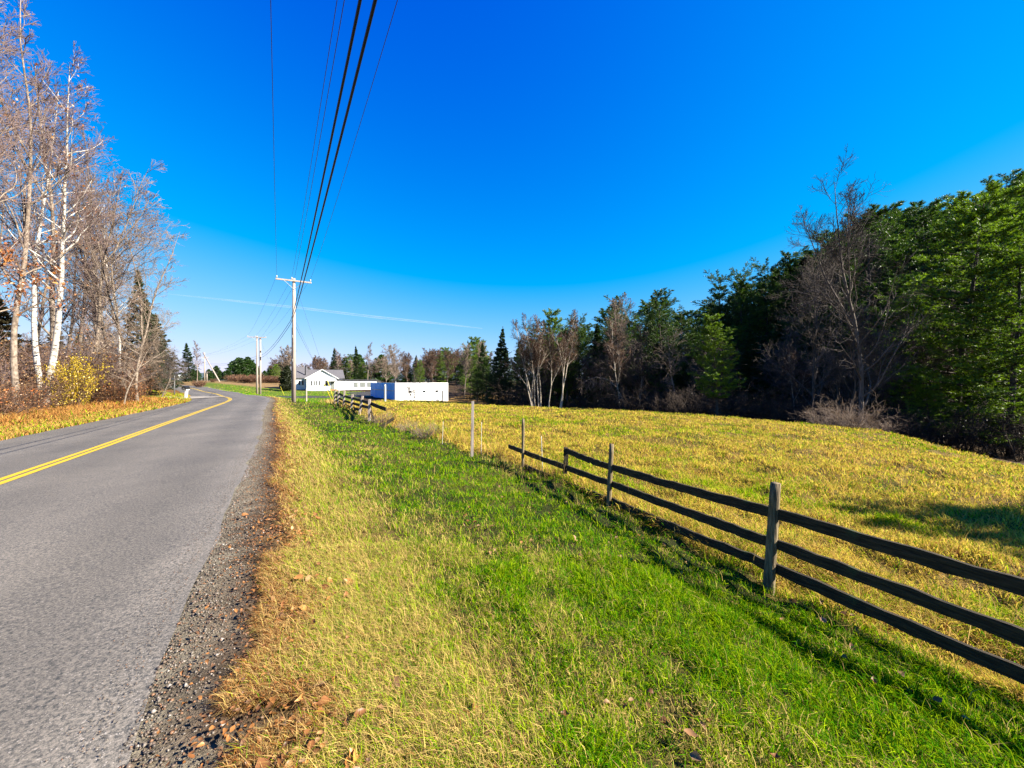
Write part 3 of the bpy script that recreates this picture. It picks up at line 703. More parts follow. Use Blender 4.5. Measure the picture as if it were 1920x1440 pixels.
OR = [(.55, .2, .04), (.48, .14, .03), (.62, .3, .09), (.42, .16, .06)]
PR = {}
reseed(2145); PR['big'] = proto_bare(21, .165, .2, 22, 7, 5, 2, (26, 55), .23, None, 'bark_light', 'twig', .010, .05, 3, .09, leaves=5200, lcols=OR, lsize=.15, lzmax=.46)
reseed(2495); PR['big2'] = proto_bare(20, .13, .22, 22, 7, 5, 2, (26, 52), .21, None, 'bark_light', 'twig', .010, .05, 2, .09, leaves=2600, lcols=OR, lsize=.14, lzmax=.44)
reseed(3986); PR['birch1'] = proto_bare(19, .19, .3, 26, 8, 6, 2, (25, 55), .24, None, 'birch', 'twig', .009, .03, 0, .07, leaves=350, lcols=OR, lsize=.11)
reseed(3993); PR['birch2'] = proto_bare(19, .15, .34, 24, 8, 6, 2, (25, 55), .22, None, 'birch', 'twig', .009, .04, 0, .07)
reseed(3419); PR['grey1'] = proto_bare(17, .16, .2, 26, 7, 6, 1, (30, 62), .22, None, 'bark_light', 'twig', .010, .04, 1, .07, leaves=260, lcols=OR, lsize=.12)
reseed(3426); PR['grey2'] = proto_bare(16, .12, .25, 24, 7, 5, 1, (28, 60), .2, None, 'bark', 'twig', .010, .05, 0, .08)
reseed(3433); PR['grey3'] = proto_bare(15, .11, .14, 28, 7, 5, 1, (35, 70), .2, None, 'bark_light', 'twig_pale', .010, .05, 1, .05)
reseed(2978); PR['wide'] = proto_bare(16.5, .16, .12, 26, 8, 6, 1, (30, 60), .32, lambda t: np.clip(1.3 - t, .3, 1), 'bark', 'twig_dark', .010, .04, 2, .11)
reseed(5239); PR['thicket'] = proto_bare(8, .09, .06, 26, 9, 7, 0, (30, 70), .4, lambda t: np.clip(1.3 - t, .25, 1), 'bark', 'twig_dark', .011, .08, 2, .08)
reseed(3405); PR['slim1'] = proto_bare(12.5, .1, .46, 24, 9, 7, 0, (22, 50), .24, None, 'birch_dim', 'twig_brown', .012, .04, 0, .08)
reseed(3412); PR['slim2'] = proto_bare(11, .09, .46, 24, 9, 7, 0, (22, 50), .25, None, 'birch_dim', 'twig_brown', .012, .05, 1, .08)
reseed(2929); PR['pale'] = proto_bare(13, .13, .35, 24, 8, 6, 0, (18, 42), .3, None, 'bark_light', 'twig_pale', .016, .04, 2, .1)
reseed(2537); PR['far1'] = proto_bare(11, .14, .18, 24, 8, 6, 0, (25, 60), .34, None, 'bark_light', 'twig_pale', .024, .05, 2, .09, sides=6)
reseed(2544); PR['far2'] = proto_bare(11, .14, .15, 28, 8, 6, 0, (25, 65), .3, None, 'bark', 'twig_brown', .024, .05, 2, .09, sides=6)
reseed(2551); PR['far3'] = proto_bare(12, .15, .35, 22, 7, 6, 0, (25, 55), .24, None, 'bark_light', 'twig', .024, .03, 0, .09, sides=6)
reseed(4242); PR['apple'] = proto_shrub(3.2, 4, .75, 0, None, .08, 'bark_dark', .026, 5, 4)
reseed(3342); PR['pine1'] = proto_pine(18, .24, .2, lmax=.24, tuft=(13, .26, .03), n2=11)
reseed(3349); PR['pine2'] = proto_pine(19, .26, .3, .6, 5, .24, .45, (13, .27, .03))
reseed(3356); PR['pine3'] = proto_pine(13, .18, .1, .58, 7, .26, .3, (14, .2, .026), PINE_SUNLIT, n2=14, up=.06)
reseed(3363); PR['pine4'] = proto_pine(9, .12, .22, .42, 5, .27, .4, (14, .18, .026), PINE_SUNLIT, n2=12)
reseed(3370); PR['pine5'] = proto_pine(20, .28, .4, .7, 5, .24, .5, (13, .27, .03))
sp = lambda t: np.clip((1 - t) * 1.05, .03, 1)
reseed(4952); PR['spruce1'] = proto_pine(12, .17, .05, .34, 7, .2, .2, (9, .2, .045), SPR_C, .35, sp, -.1, 8, dead=False)
reseed(4959); PR['spruce2'] = proto_pine(11, .15, .08, .36, 6, .24, .35, (9, .22, .05), SPR_C, .3, sp, -.05, 8, dead=False)
reseed(9138); PR['spruce_brown'] = proto_pine(9, .14, .06, .34, 7, .24, .3, (8, .2, .045), ((.06, .045, .018), (.13, .105, .035)), .3, sp, -.1, 8, dead=False)
reseed(5190); PR['farpine'] = proto_pine(11, .18, .08, .7, 6, .3, .3, (7, .6, .16), ((.03, .085, .012), (.085, .18, .02)), n2=6, dead=False, prof=lambda t: np.clip((1 - t) * 2, .1, 1) ** .7)
reseed(3580); PR['cedar'] = proto_pine(4.4, .1, .02, .2, 7, .27, .2, (8, .22, .07), ((.02, .035, .012), (.075, .085, .03)), 0, lambda t: np.clip((1 - t) * 2.2, .1, 1) ** .6, .6, 6, dead=False)
BR = [(.36, .17, .06), (.44, .25, .1), (.3, .12, .04), (.5, .32, .14)]
reseed(4182); PR['brush1'] = proto_shrub(2.6, 16, .45, 900, BR, .08)
reseed(4189); PR['brush2'] = proto_shrub(3.2, 14, .35, 350, BR, .08, 'twig')
reseed(4196); PR['brush3'] = proto_shrub(1.8, 18, .55, 1100, OR, .08)
reseed(4679); PR['yellow'] = proto_shrub(3.3, 22, .3, 6000, [(.72, .5, .01), (.62, .4, .01), (.8, .6, .03), (.45, .28, .02)], .11)
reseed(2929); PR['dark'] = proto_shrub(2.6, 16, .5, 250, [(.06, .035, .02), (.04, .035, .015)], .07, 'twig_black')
reseed(5078); PR['bramble'] = proto_shrub(2.3, 26, .7, 260, [(.3, .12, .05), (.4, .22, .1)], .05, 'twig_pale', .007, 7, 5, .05)
reseed(6044); PR['redbrush'] = proto_shrub(2.2, 16, .5, 600, [(.42, .16, .08), (.36, .14, .06), (.45, .25, .12)], .14, 'twig_brown', .02)

def place(kind, name, x, y, h, label, cat='tree', group=None, rz=None, tilt=(0, 0), sink=.05, wide=1.0):
    pr = PR[kind]; s = h / pr['h']
    rz = rng.uniform(0, 6.28) if rz is None else rz
    t = thing(name, (float(x), float(y), H(x, y) - sink), label, cat, group, (tilt[0], tilt[1], 0), s)
    R = Matrix.Rotation(tilt[1], 3, 'Y') @ Matrix.Rotation(tilt[0], 3, 'X') @ Matrix.Rotation(rz, 3, 'Z')
    t.rotation_euler = R.to_euler()
    t.scale = (s * wide, s * wide, s)
    for n_, me in pr['parts']: obj(n_, me, t)
    return t
def at(kind, name, px, Y, top, label, **k):            # px, distance, and the row the top reaches
    X = (px - CX) / F * Y
    h = (HY - top) / F * Y + EYE - H(X, Y)
    return place(kind, name, X, Y, h, label, **k)

reseed(77)
# --- left roadside trees
at('big', 'deciduous_tree', -14, 18, -160, "huge pale barked tree at the far left edge with orange leaves on its lower limbs", rz=2.6, tilt=(0, -.03))
at('big2', 'deciduous_tree', -22, 21, -60, "tall forked tree half cut off by the left edge", rz=2.0)
at('big2', 'deciduous_tree', 34, 24, -60, "tall tree with clinging orange leaves just right of the huge edge tree", rz=1.0, tilt=(0, -.04))
at('birch2', 'birch_tree', 78, 28, 120, "slim white birch trunk standing straight, left one of the birch pair", rz=.4, tilt=(0, -.05))
at('birch1', 'birch_tree', 86, 27, 140, "thick white birch leaning right, right one of the birch pair", rz=2.4, tilt=(0, .16))
at('grey1', 'deciduous_tree', 100, 34, 150, "dark trunked tree rising behind the two white birches", rz=.2)
at('grey1', 'deciduous_tree', 172, 34, 300, "pale trunked tree beside the yellow bush", rz=3.3, tilt=(0, .08))
LG = 'bare young trees crowding the left roadside'
LL = "thin bare young tree crowding the roadside between yellow bush and spruce"
for px, Y, top, k, tl in [(140, 42, 250, 'grey2', 0), (192, 40, 300, 'grey2', .03), (205, 46, 360, 'grey3', 0), (215, 38, 330, 'grey2', -.02), (226, 44, 380, 'birch2', .02), (240, 36, 330, 'grey3', .05),
                       (120, 48, 330, 'grey2', 0), (60, 40, 260, 'grey2', 0), (20, 44, 240, 'grey2', 0), (160, 52, 380, 'grey3', 0), (-60, 34, 180, 'grey1', 0), (-130, 30, 150, 'grey2', 0), (-40, 46, 260, 'grey2', 0)]:
    at(k, 'young_tree', px, Y, top, LL if px > 170 else "thin bare tree standing back behind the roadside birches and yellow bush", group=LG, tilt=(0, tl))
at('grey3', 'deciduous_tree', 258, 34, 400, "pale bare tree with arching twigs in front of the roadside spruce", rz=.3, tilt=(0, .03))
at('grey3', 'young_tree', 232, 31, 560, "thin sapling leaning sharply right among the roadside brush", rz=.3, tilt=(0, .3))
at('spruce1', 'spruce_tree', 270, 80, 506, "tall dark spruce standing behind bare twigs at the left roadside")
at('spruce2', 'spruce_tree', 300, 84, 588, "shorter dark spruce on the right flank of the tall roadside spruce", wide=1.2)
at('spruce2', 'spruce_tree', 283, 92, 560, "dark spruce wedged between the two roadside spruces")
at('spruce_brown', 'spruce_tree', 8, 33, 560, "brownish dark spruce low behind the trees at the left edge", wide=1.3)
at('spruce_brown', 'spruce_tree', 62, 44, 625, "small dull spruce seen behind the white birch pair", wide=1.3)
at('spruce2', 'spruce_tree', 354, 118, 643, "lone dark spruce beyond the mailbox where the road bends", wide=1.3)
at('far3', 'dead_tree', 369, 116, 640, "pale bare trunk standing against the lone spruce at the bend")
at('yellow', 'yellow_bush', 138, 27, 682, "bright yellow leaved bush beside the white birches", cat='bush', wide=.62)
BG = 'brown brush under the left roadside trees'
for px, Y, k, h in [(-90, 17, 'brush3', 1.6), (-30, 19, 'brush1', 2.2), (15, 21, 'brush3', 1.6), (40, 24, 'brush1', 2.4), (-10, 26, 'brush2', 3.4), (30, 30, 'brush1', 3), (55, 27, 'brush3', 1.5), (75, 34, 'brush2', 3.6), (110, 31, 'brush1', 2.4),
                  (105, 38, 'brush2', 3.6), (150, 36, 'brush1', 3), (178, 31, 'brush1', 2.2), (195, 33, 'brush1', 2.6), (205, 38, 'brush2', 3.6), (215, 32, 'brush3', 1.7), (228, 36, 'brush1', 2.5), (240, 34, 'brush3', 1.6),
                  (170, 44, 'brush2', 4), (130, 45, 'brush2', 4), (60, 42, 'brush2', 4), (10, 40, 'brush2', 4), (-50, 36, 'brush1', 3.4), (-60, 24, 'brush1', 2.6), (222, 45, 'brush2', 3.5),
                  (90, 50, 'brush2', 4.2), (190, 50, 'brush2', 4), (35, 50, 'brush2', 4.4)]:
    X = (px - CX) / F * Y
    place(k, 'brown_brush', X, Y, h, "rusty brown leafless brush tangled under the left roadside trees", 'bush', BG, wide=1.4)
for i in range(24):
    px = -70 + i * 12.0 + rng.uniform(-5, 5); Y = rng.uniform(27, 40) + px * .02; X = (px - CX) / F * Y
    place(['brush2', 'brush1'][i % 2], 'brown_brush', X, Y, rng.uniform(3, 4.6), "rusty brown leafless brush tangled under the left roadside trees", 'bush', BG, wide=1.2)

BK = 'dark trees far back behind the left roadside'
for i in range(26):
    px = -120 + i * 17 + rng.uniform(-6, 6); Y = rng.uniform(52, 74)
    at(['thicket', 'spruce2', 'thicket', 'spruce_brown', 'grey3'][i % 5], 'background_tree', px, Y, rng.uniform(600, 655) + max(0, px - 230) * .5, "dark tree far back behind the left roadside trees", group=BK, wide=1.35)
reseed(78)
# --- right woods
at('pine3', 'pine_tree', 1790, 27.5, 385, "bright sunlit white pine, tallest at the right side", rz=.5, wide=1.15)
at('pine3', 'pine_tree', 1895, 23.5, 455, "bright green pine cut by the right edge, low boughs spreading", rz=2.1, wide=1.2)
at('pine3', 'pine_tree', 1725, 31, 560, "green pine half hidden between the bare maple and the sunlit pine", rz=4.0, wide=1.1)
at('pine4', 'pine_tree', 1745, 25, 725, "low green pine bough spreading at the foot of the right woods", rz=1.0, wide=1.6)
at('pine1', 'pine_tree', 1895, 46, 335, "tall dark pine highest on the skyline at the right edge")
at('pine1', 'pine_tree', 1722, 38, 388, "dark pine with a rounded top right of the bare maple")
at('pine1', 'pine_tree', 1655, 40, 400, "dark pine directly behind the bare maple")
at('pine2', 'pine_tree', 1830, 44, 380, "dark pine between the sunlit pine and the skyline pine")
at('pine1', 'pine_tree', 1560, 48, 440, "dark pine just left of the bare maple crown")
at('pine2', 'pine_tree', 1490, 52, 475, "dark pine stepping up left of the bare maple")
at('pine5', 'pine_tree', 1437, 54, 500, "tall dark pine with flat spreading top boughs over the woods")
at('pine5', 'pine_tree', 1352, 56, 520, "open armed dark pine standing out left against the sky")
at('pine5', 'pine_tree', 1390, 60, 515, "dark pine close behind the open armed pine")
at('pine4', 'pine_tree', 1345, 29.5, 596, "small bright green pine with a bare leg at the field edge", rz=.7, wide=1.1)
at('pine1', 'pine_tree', 1238, 46, 548, "large yellow green pine in the middle of the woods", wide=1.1)
at('pine1', 'pine_tree', 1275, 50, 585, "yellow green pine at the right shoulder of the large middle pine", wide=1.1)
at('pine2', 'pine_tree', 1150, 60, 560, "dark pine top behind the pale bare tree")
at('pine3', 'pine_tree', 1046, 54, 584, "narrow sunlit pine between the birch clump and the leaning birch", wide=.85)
at('spruce1', 'spruce_tree', 935, 56, 612, "dark spruce at the left end of the woods, silvery boughs", wide=1.1)
at('spruce1', 'spruce_tree', 905, 75, 640, "dark spruce beside the white garage end of the woods", wide=1.1)
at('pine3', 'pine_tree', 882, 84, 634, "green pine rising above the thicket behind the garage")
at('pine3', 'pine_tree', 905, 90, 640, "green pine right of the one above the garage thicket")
at('wide', 'maple_tree', 1615, 25, 335, "big bare grey maple spreading wide in front of the pines", rz=.6, wide=1.0)
at('wide', 'deciduous_tree', 1525, 31, 470, "bare brown tree left of the big bare maple", rz=2.0)
at('grey3', 'deciduous_tree', 1735, 29, 600, "bare mottled tree in front of the right pines", rz=2.0)
at('thicket', 'deciduous_tree', 1580, 28, 590, "low bare tree between the big maple and the brown tree", rz=3.0)
at('pale', 'pale_tree', 1168, 50, 562, "pale grey bare tree standing before the dark pines", rz=3.0)
# birch clump
for i, (px, Y, top, tl, lab) in enumerate([(998, 45, 632, -.2, "slim birch leaning far left out of the clump, outermost stem"), (1000, 45.3, 604, -.13, "slim birch leaning left, second stem of the birch clump"), (1003, 46, 600, -.06, "slim birch of the clump forking above the others"),
                                          (996, 46.5, 612, 0, "straight slim birch in the middle of the clump"), (1010, 45.5, 610, .01, "straight slim birch stem right of the clump middle"), (1014, 46.5, 600, .02, "slim birch with reddish twigs at the right of the clump"), (1028, 45, 625, .03, "last slim birch of the clump before the gap")]):
    X = (px - CX) / F * Y
    at('slim1' if i % 2 else 'slim2', 'birch_tree', px, Y, top - 8, lab, group='slim birches in the clump at the field edge', tilt=(0, tl), rz=i * 1.7)
at('slim1', 'birch_tree', 1049, 43, 590, "double leaning birch standing alone in the gap, left stem", tilt=(0, .17), rz=.3, group='leaning birches in the gap')
at('slim2', 'birch_tree', 1053, 43, 580, "double leaning birch standing alone in the gap, right stem", tilt=(0, .15), rz=1.3, group='leaning birches in the gap')
at('slim2', 'birch_tree', 1165, 44, 600, "slim bare birch right of the arched birch", tilt=(0, -.05), rz=2)
# arched birch
def arched():
    W, T = Wood(), Wood()
    b = V3(1172, 43, 770); b[2] = H(b[0], b[1])
    q = np.array([(1172, 768), (1166, 745), (1155, 725), (1138, 711), (1118, 707), (1100, 713), (1092, 722)], float)
    pts = np.array([V3(a, 43, c) for a, c in q]); pts = np.array([np.interp(np.linspace(0, 6, 16), np.arange(7), pts[:, k]) for k in range(3)]).T[None] - b
    r = taper(np.array([.075]), np.array([.02]), 16); W.add(pts, r, 7)
    o, d, L, rr, _ = kids(pts, r, np.array([4.]), 34, .3, 1, 40, 110, lambda t: .3 + 0 * t, .4, rmin=.011)
    d[:, 2] -= .7; p1 = grow(o, d, L, 6, .15, -.14); r1 = taper(rr, np.full(len(rr), .009), 6); T.add(p1, r1, 3)
    o, d, L, rr, _ = kids(p1, r1, L, 9, .1, 1, 25, 60, lambda t: .5 + 0 * t, .7, rmin=.009)
    T.add(grow(o, d, L, 4, .15, -.1), np.full((len(o), 4), .008), 3)
    t = thing('birch_tree', tuple(b), "birch bent over into an arch with hanging twigs at the field edge", 'tree')
    obj('trunk', W.mesh('trunk', M['bark_light']), t); obj('crown', T.mesh('crown', M['twig_pale']), t)
arched()
# skyline of the woods (rows of the photograph) for the trees behind
sky_x = [880, 930, 1000, 1050, 1100, 1170, 1230, 1300, 1340, 1400, 1480, 1550, 1620, 1700, 1800, 1850, 1920, 2100]
sky_y = [650, 640, 615, 600, 600, 572, 565, 580, 540, 518, 478, 450, 415, 395, 395, 370, 335, 320]
WG = 'dark trees filling the woods behind the field'
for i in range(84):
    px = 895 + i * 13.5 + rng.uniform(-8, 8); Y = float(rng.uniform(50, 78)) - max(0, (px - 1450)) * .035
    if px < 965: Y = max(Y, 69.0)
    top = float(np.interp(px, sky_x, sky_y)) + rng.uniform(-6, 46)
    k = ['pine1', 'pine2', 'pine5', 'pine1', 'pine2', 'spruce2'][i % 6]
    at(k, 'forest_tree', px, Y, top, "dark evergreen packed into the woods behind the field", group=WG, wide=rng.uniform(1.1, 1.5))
for i in range(28):
    px = 1065 + i * 32 + rng.uniform(-10, 10); base = float(np.interp(px, [900, 1050, 1300, 1500, 1650, 1920], [54, 47, 37, 32, 30, 27])); Y = base + rng.uniform(7, 13)
    at(['spruce2', 'pine1', 'spruce1'][i % 3], 'forest_tree', px, Y, rng.uniform(610, 650) - max(0, px - 1350) * .16, "dark evergreen packed into the woods behind the field", group=WG, wide=1.5)
TG = 'bare brown trees along the woods edge'
for i in range(22):
    px = 1015 + i * 36 + rng.uniform(-10, 10)
    if 1310 < px < 1480: continue
    base = float(np.interp(px, [900, 1050, 1300, 1500, 1650, 1920], [54, 47, 36, 30, 28, 24])); Y = base + rng.uniform(1, 7)
    top = rng.uniform(610, 680) - max(0, px - 1350) * .12
    at(['thicket', 'slim2', 'thicket', 'grey3'][i % 4], 'thicket_tree', px, Y, top, "bare brown tree tangled into the dark woods edge", group=TG, wide=1.15)
DG = 'dark shrubs at the foot of the woods'
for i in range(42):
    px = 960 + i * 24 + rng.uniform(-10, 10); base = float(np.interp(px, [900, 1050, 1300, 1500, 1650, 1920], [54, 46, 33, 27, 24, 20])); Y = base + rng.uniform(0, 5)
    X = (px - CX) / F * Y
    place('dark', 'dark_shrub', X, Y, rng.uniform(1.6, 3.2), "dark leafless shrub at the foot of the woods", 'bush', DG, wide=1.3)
for px, Y, h, lab in [(1555, 21.6, 1.35, "pale tangled bramble bush at the field edge under the bare maple"), (1600, 21.0, 1.75, "taller brown bramble bush beside the pale one under the maple"), (1640, 20.6, 1.0, "small reddish bramble at the right of the bramble bushes")]:
    X = (px - CX) / F * Y; place('bramble', 'bramble_bush', X, Y, h, lab, 'bush', wide=1.1)
for x_, y_, h_, lab in [(19.6, 3.5, 9.7, "pine off to the right whose shadow lies on the hay field"), (20.5, 1.3, 10, "second pine off to the right beyond the first"), (25, 2.5, 11.5, "third pine off to the right, farthest from the fence")]:
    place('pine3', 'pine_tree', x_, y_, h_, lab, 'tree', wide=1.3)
for i, (x_, y_) in enumerate([(38, 31), (47, 34), (34, 37), (43, 41), (55, 34)]):
    place(['pine1', 'pine2'][i % 2], 'forest_tree', x_, y_, 16 + (i * 7) % 5, "dark evergreen packed into the woods behind the field", 'tree', WG, wide=1.2)

reseed(79)
# --- behind the houses
HB = [(px_, Y_ + (24 if 720 < px_ < 840 else 0), t_, k_, l_) for px_, Y_, t_, k_, l_ in [(540, 112, 648, 'far1', "bare tree with a broad pale crown behind the house's left end"), (590, 125, 668, 'far2', "reddish bare tree behind the house roof"), (627, 118, 651, 'spruce1', "pointed spruce behind the house gable"),
      (634, 104, 655, 'far3', "pale slim tree rising at the right end of the house roof"), (648, 122, 672, 'pine3', "green pine behind the low house wing"), (672, 120, 648, 'spruce1', "taller pointed spruce behind the low house wing"),
      (690, 108, 643, 'far3', "tall thin bare tree behind the low house wing"), (678, 115, 680, 'pine3', "small green pine at the right of the house wing trees"), (740, 88, 646, 'far1', "broad pale bare tree behind the blue garage side"),
      (764, 92, 660, 'far2', "brown bare tree right of the broad pale one behind the garage"), (786, 100, 676, 'pine3', "round green pine showing behind the garage roof"), (812, 86, 664, 'far2', "bare brown tree above the right part of the garage"),
      (838, 92, 655, 'far2', "reddish bare tree right of the garage trees"), (870, 80, 645, 'pale', "pale many stemmed tree at the right of the garage"), (895, 78, 640, 'pale', "pale many stemmed tree against the dark spruces"), (724, 96, 668, 'far1', "small bare tree left of the broad pale one behind the garage")]]
for px, Y, top, k, lab in HB: at(k, 'spruce_tree' if 'spruce' in k else 'pine_tree' if 'pine' in k else 'bare_tree', px, Y, top, lab, wide=1.1)
BH = 'mixed trees far behind the houses'
for i in range(64):
    px = 512 + i * 6.4 + rng.uniform(-4, 4); Y = rng.uniform(126, 165); top = rng.uniform(664, 694) - 14 * (px > 790)
    at(['far2', 'pine3', 'far1', 'far2', 'farpine', 'far2', 'spruce1'][i % 7], 'background_tree', px, Y, top, "small tree in the mixed woods far behind the houses", group=BH, wide=1.3)
FG = 'pines on the far skyline beyond the lawn'
for i in range(26):
    px = 366 + i * 7.6 + rng.uniform(-3, 3); Y = rng.uniform(150, 215); top = rng.uniform(678, 700) + 8 * (px < 400)
    if 440 < px < 465: top = 670 + rng.uniform(0, 5)
    at('farpine', 'pine_tree', px, Y, top, "round green pine in the far row beyond the lawn", group=FG, wide=1.3)
RG = 'reddish brush along the top of the lawn'
for i in range(20):
    px = 432 + i * 5.4 + rng.uniform(-2, 2); Y = rng.uniform(118, 135); X = (px - CX) / F * Y
    place('redbrush', 'red_brush', X, Y, rng.uniform(1.6, 2.6), "reddish brown brush along the top of the lawn", 'bush', RG, wide=1.4)
for i, (px, Y, h) in enumerate([(400, 118, 1.2), (378, 100, 1.5), (372, 96, 1.8)]):
    X = (px - CX) / F * Y; place('redbrush', 'brown_weeds', X, Y, h, ["low brown weeds by the far utility pole", "yellowish weeds left of the far utility pole", "brown weeds under the lone spruce's pale trunk"][i], 'bush')
at('cedar', 'cedar_shrub', 536, 86, 688, "dark upright cedar shrub at the left end of the house", cat='bush', wide=1.1)
at('apple', 'apple_tree', 772, 55, 708, "crooked little bare tree in front of the white garage wall", wide=1.35, rz=.4)
at('brush2', 'brown_brush', 862, 70, 722, "ochre brush clump right of the white garage", cat='bush'); at('dark', 'dark_shrub', 878, 70, 730, "dark shrub between the garage and the woods", cat='bush')
for px, Y, h, lab in [(765, 14.6, .5, "dry weed tuft by the fallen fence board"), (797, 12.6, .55, "dark twiggy weed tuft left of the square post"), (712, 17.2, .7, "weedy tuft under the broken end of the far fence")]:
    X = (px - CX) / F * Y; place('bramble', 'weed_tuft', X, Y, h, lab, 'weed', sink=.02)

# ------------------------------------------------------------------ fences
def board(name, A, B, hgt, thk, mat, parent, seed=0, n=26):
    A = Vector(A); B = Vector(B); L = (B - A).length; rs = np.random.default_rng(seed)
    xs = np.linspace(0, L, n); wz = np.cumsum(rs.normal(0, .0025, n)) * .6; wz -= np.linspace(wz[0], wz[-1], n); wy = rs.normal(0, .0025, n); wt = rs.normal(0, .0045, n); wb = rs.normal(0, .0045, n)
    m = MB(); v = []
    sag = -.012 * np.sin(np.pi * xs / max(L, .01))
    for i in range(n):
        for sy, sz in ((-1, -1), (1, -1), (1, 1), (-1, 1)):
            v.append((xs[i], sy * thk / 2 + wy[i], sz * hgt / 2 + wz[i] * .5 + sag[i] + (wt[i] if sz > 0 else wb[i])))
    f = [(i * 4 + k, i * 4 + (k + 1) % 4, (i + 1) * 4 + (k + 1) % 4, (i + 1) * 4 + k) for i in range(n - 1) for k in range(4)] + [(3, 2, 1, 0), tuple((n - 1) * 4 + k for k in range(4))]
    m.add(v, f); o = m.build(name, mat, parent)
    x = (B - A).normalized(); y = Vector((0, 0, 1)).cross(x).normalized(); z = x.cross(y)
    R = Matrix((x, y, z)).transposed()
    o.rotation_euler = R.to_euler(); o.location = A - (parent.location if parent else Vector((0, 0, 0)))
    return o
def post(name, base, top, r, mat, parent, square=False, seed=0):
    base = Vector(base); top = Vector(top); rs = np.random.default_rng(seed); n = 9; sides = 4 if square else 12; m = MB(); v = []
    for i in range(n):
        t = i / (n - 1); p = base.lerp(top, t) - (parent.location if parent else Vector((0, 0, 0)))
        for k in range(sides):
            a = 2 * math.pi * k / sides + (.9 if square else 0)
            q = r * (1.06 - .12 * t) * (1 + rs.normal(0, .035)) * (1.25 if square else 1)
            v.append((p.x + q * math.cos(a), p.y + q * math.sin(a), p.z + (rs.normal(0, .006) if i == n - 1 else 0)))
    f = [(i * sides + k, i * sides + (k + 1) % sides, (i + 1) * sides + (k + 1) % sides, (i + 1) * sides + k) for i in range(n - 1) for k in range(sides)] + [tuple((n - 1) * sides + k for k in range(sides))]
    m.add(v, f); return m.build(name, mat, parent, smooth=not square)

def near_fence():
    O = Vector((2.44, 3.67, -.3)); t = thing('rail_fence', O, "weathered three rail board fence running out past the right edge", 'fence')
    u = Vector((-.465, .885, 0)).normalized(); nn = Vector((u.y, -u.x, 0))        # to the field side
    P0, P1, P2, P3 = Vector((3.37, 1.30, 0)), Vector((2.44, 3.67, 0)), Vector((1.51, 6.03, 0)), Vector((.24, 8.56, 0))
    Z = lambda p, z: Vector((p.x, p.y, z))
    tp = {0: .68, 1: .66, 2: .637, 3: .78}
    for i, (p, lean, r) in enumerate([(P0, 0, .056), (P1, .1, .048), (P2, .07, .038), (P3, .01, .033)]):
        b = Z(p, H(p.x, p.y) - .15); post('post', b, Z(p, tp[i]) + Vector((lean * .8, 0, 0)), r, M['post'], t, seed=i)
    off = nn * .07
    q = lambda p, z: Z(p, z) + off
    e = u * .06
    stub = P2.lerp(P3, .44); endl = P3 + (P3 - P2) * .3
    hb, tk = .1, .03
    for a, b, za, zb, s in [(P0 - u * 1.2, P1 + e, .44, .375, 1), (P1 - e * .2, P2 + e, .37, .275, 2), (P2 - e * .2, stub + e, .265, .335, 3)]: board('rail', q(a, za), q(b, zb), hb, tk, M['fence'], t, s)
    for a, b, za, zb, s in [(P0 - u * 1.2, P1 + e, .12, .085, 4), (P1 - e * .2, P2 + e, .08, .015, 5), (P2 - e * .2, endl, .01, .03, 6)]: board('rail', q(a, za), q(b, zb), hb * .97, tk, M['fence'], t, s)
    for a, b, za, zb, s in [(P0 - u * 1.2, P1 + e, -.12, -.145, 7), (P1 - e * .2, P2 + e, -.15, -.26, 8), (P2 - e * .2, P3 + e, -.265, -.29, 9)]: board('rail', q(a, za), q(b, zb), hb * .95, tk, M['fence'], t, s)
    o2 = nn * .035
    board('hanging_board', Z(stub, -.1) + o2, Z(stub, .385) + o2 + Vector((.02, 0, 0)), .085, .03, M['fence'], t, 10)
near_fence()

def far_fence():
    A = V3(692, 18, 0); O = Vector((A[0], 18, H(A[0], 18))); t = thing('rail_fence', O, "sagging three rail fence section standing before the paved driveway", 'fence')
    ps = [(692, 693, 18, 749), (673, 680, 21.3, 742), (658.5, 661, 24.2, 739), (644, 646, 28.2, 732), (633, 635.6, 30, 731.5), (627, 629, 31, 732)]
    B, Tp = [], []
    for bx, tx, Y, ty in ps:
        b = V3(bx, Y, 0); b = Vector((b[0], Y, H(b[0], Y) - .1)); tt = Vector(V3(tx, Y, ty)); B.append(b); Tp.append(tt)
        post('post', b, tt, .06, M['pole'], t, square=True, seed=int(bx))
    off = Vector((.07, .035, 0))
    def rail(i, ya, j, yb, s, xa=None, xb=None):
        a = Vector(V3(xa or (ps[i][0] + ps[i][1]) / 2, ps[i][2], ya)) + off; b = Vector(V3(xb or (ps[j][0] + ps[j][1]) / 2, ps[j][2], yb)) + off
        board('rail', a, b, .15, .035, M['fence'], t, s, 8)
    tops = [756.5, 751.5, 747, 743, 738.5, 736.5]; mids = [765, 761, 756.3, 751.7, 747, 744]; bots = [None, 769.5, 765, 759, 753, 751]
    for i in range(5): rail(i, tops[i], i + 1, tops[i + 1], i); rail(i, mids[i], i + 1, mids[i + 1], 20 + i)
    for i in (1, 2, 3, 4): rail(i, bots[i], i + 1, bots[i + 1], 40 + i)
    board('rail', Vector(V3(720, 16.6, 767.5)) + off, Vector(V3(692, 18.1, 756.5)) + off, .16, .035, M['fence'], t, 60, 8)
    board('brace', Vector(V3(704, 17.4, 795)), Vector(V3(695, 18.1, 768)), .1, .035, M['fence'], t, 61, 6)
far_fence()
fb = V3(725, 16, 792)
o = board('fallen_board', V3(711, 15.8, 801), V3(739, 16.0, 784), .13, .035, M['fence'], None, 62, 6); tag(o, "broken dark fence board tilted up out of the dry grass", 'board')
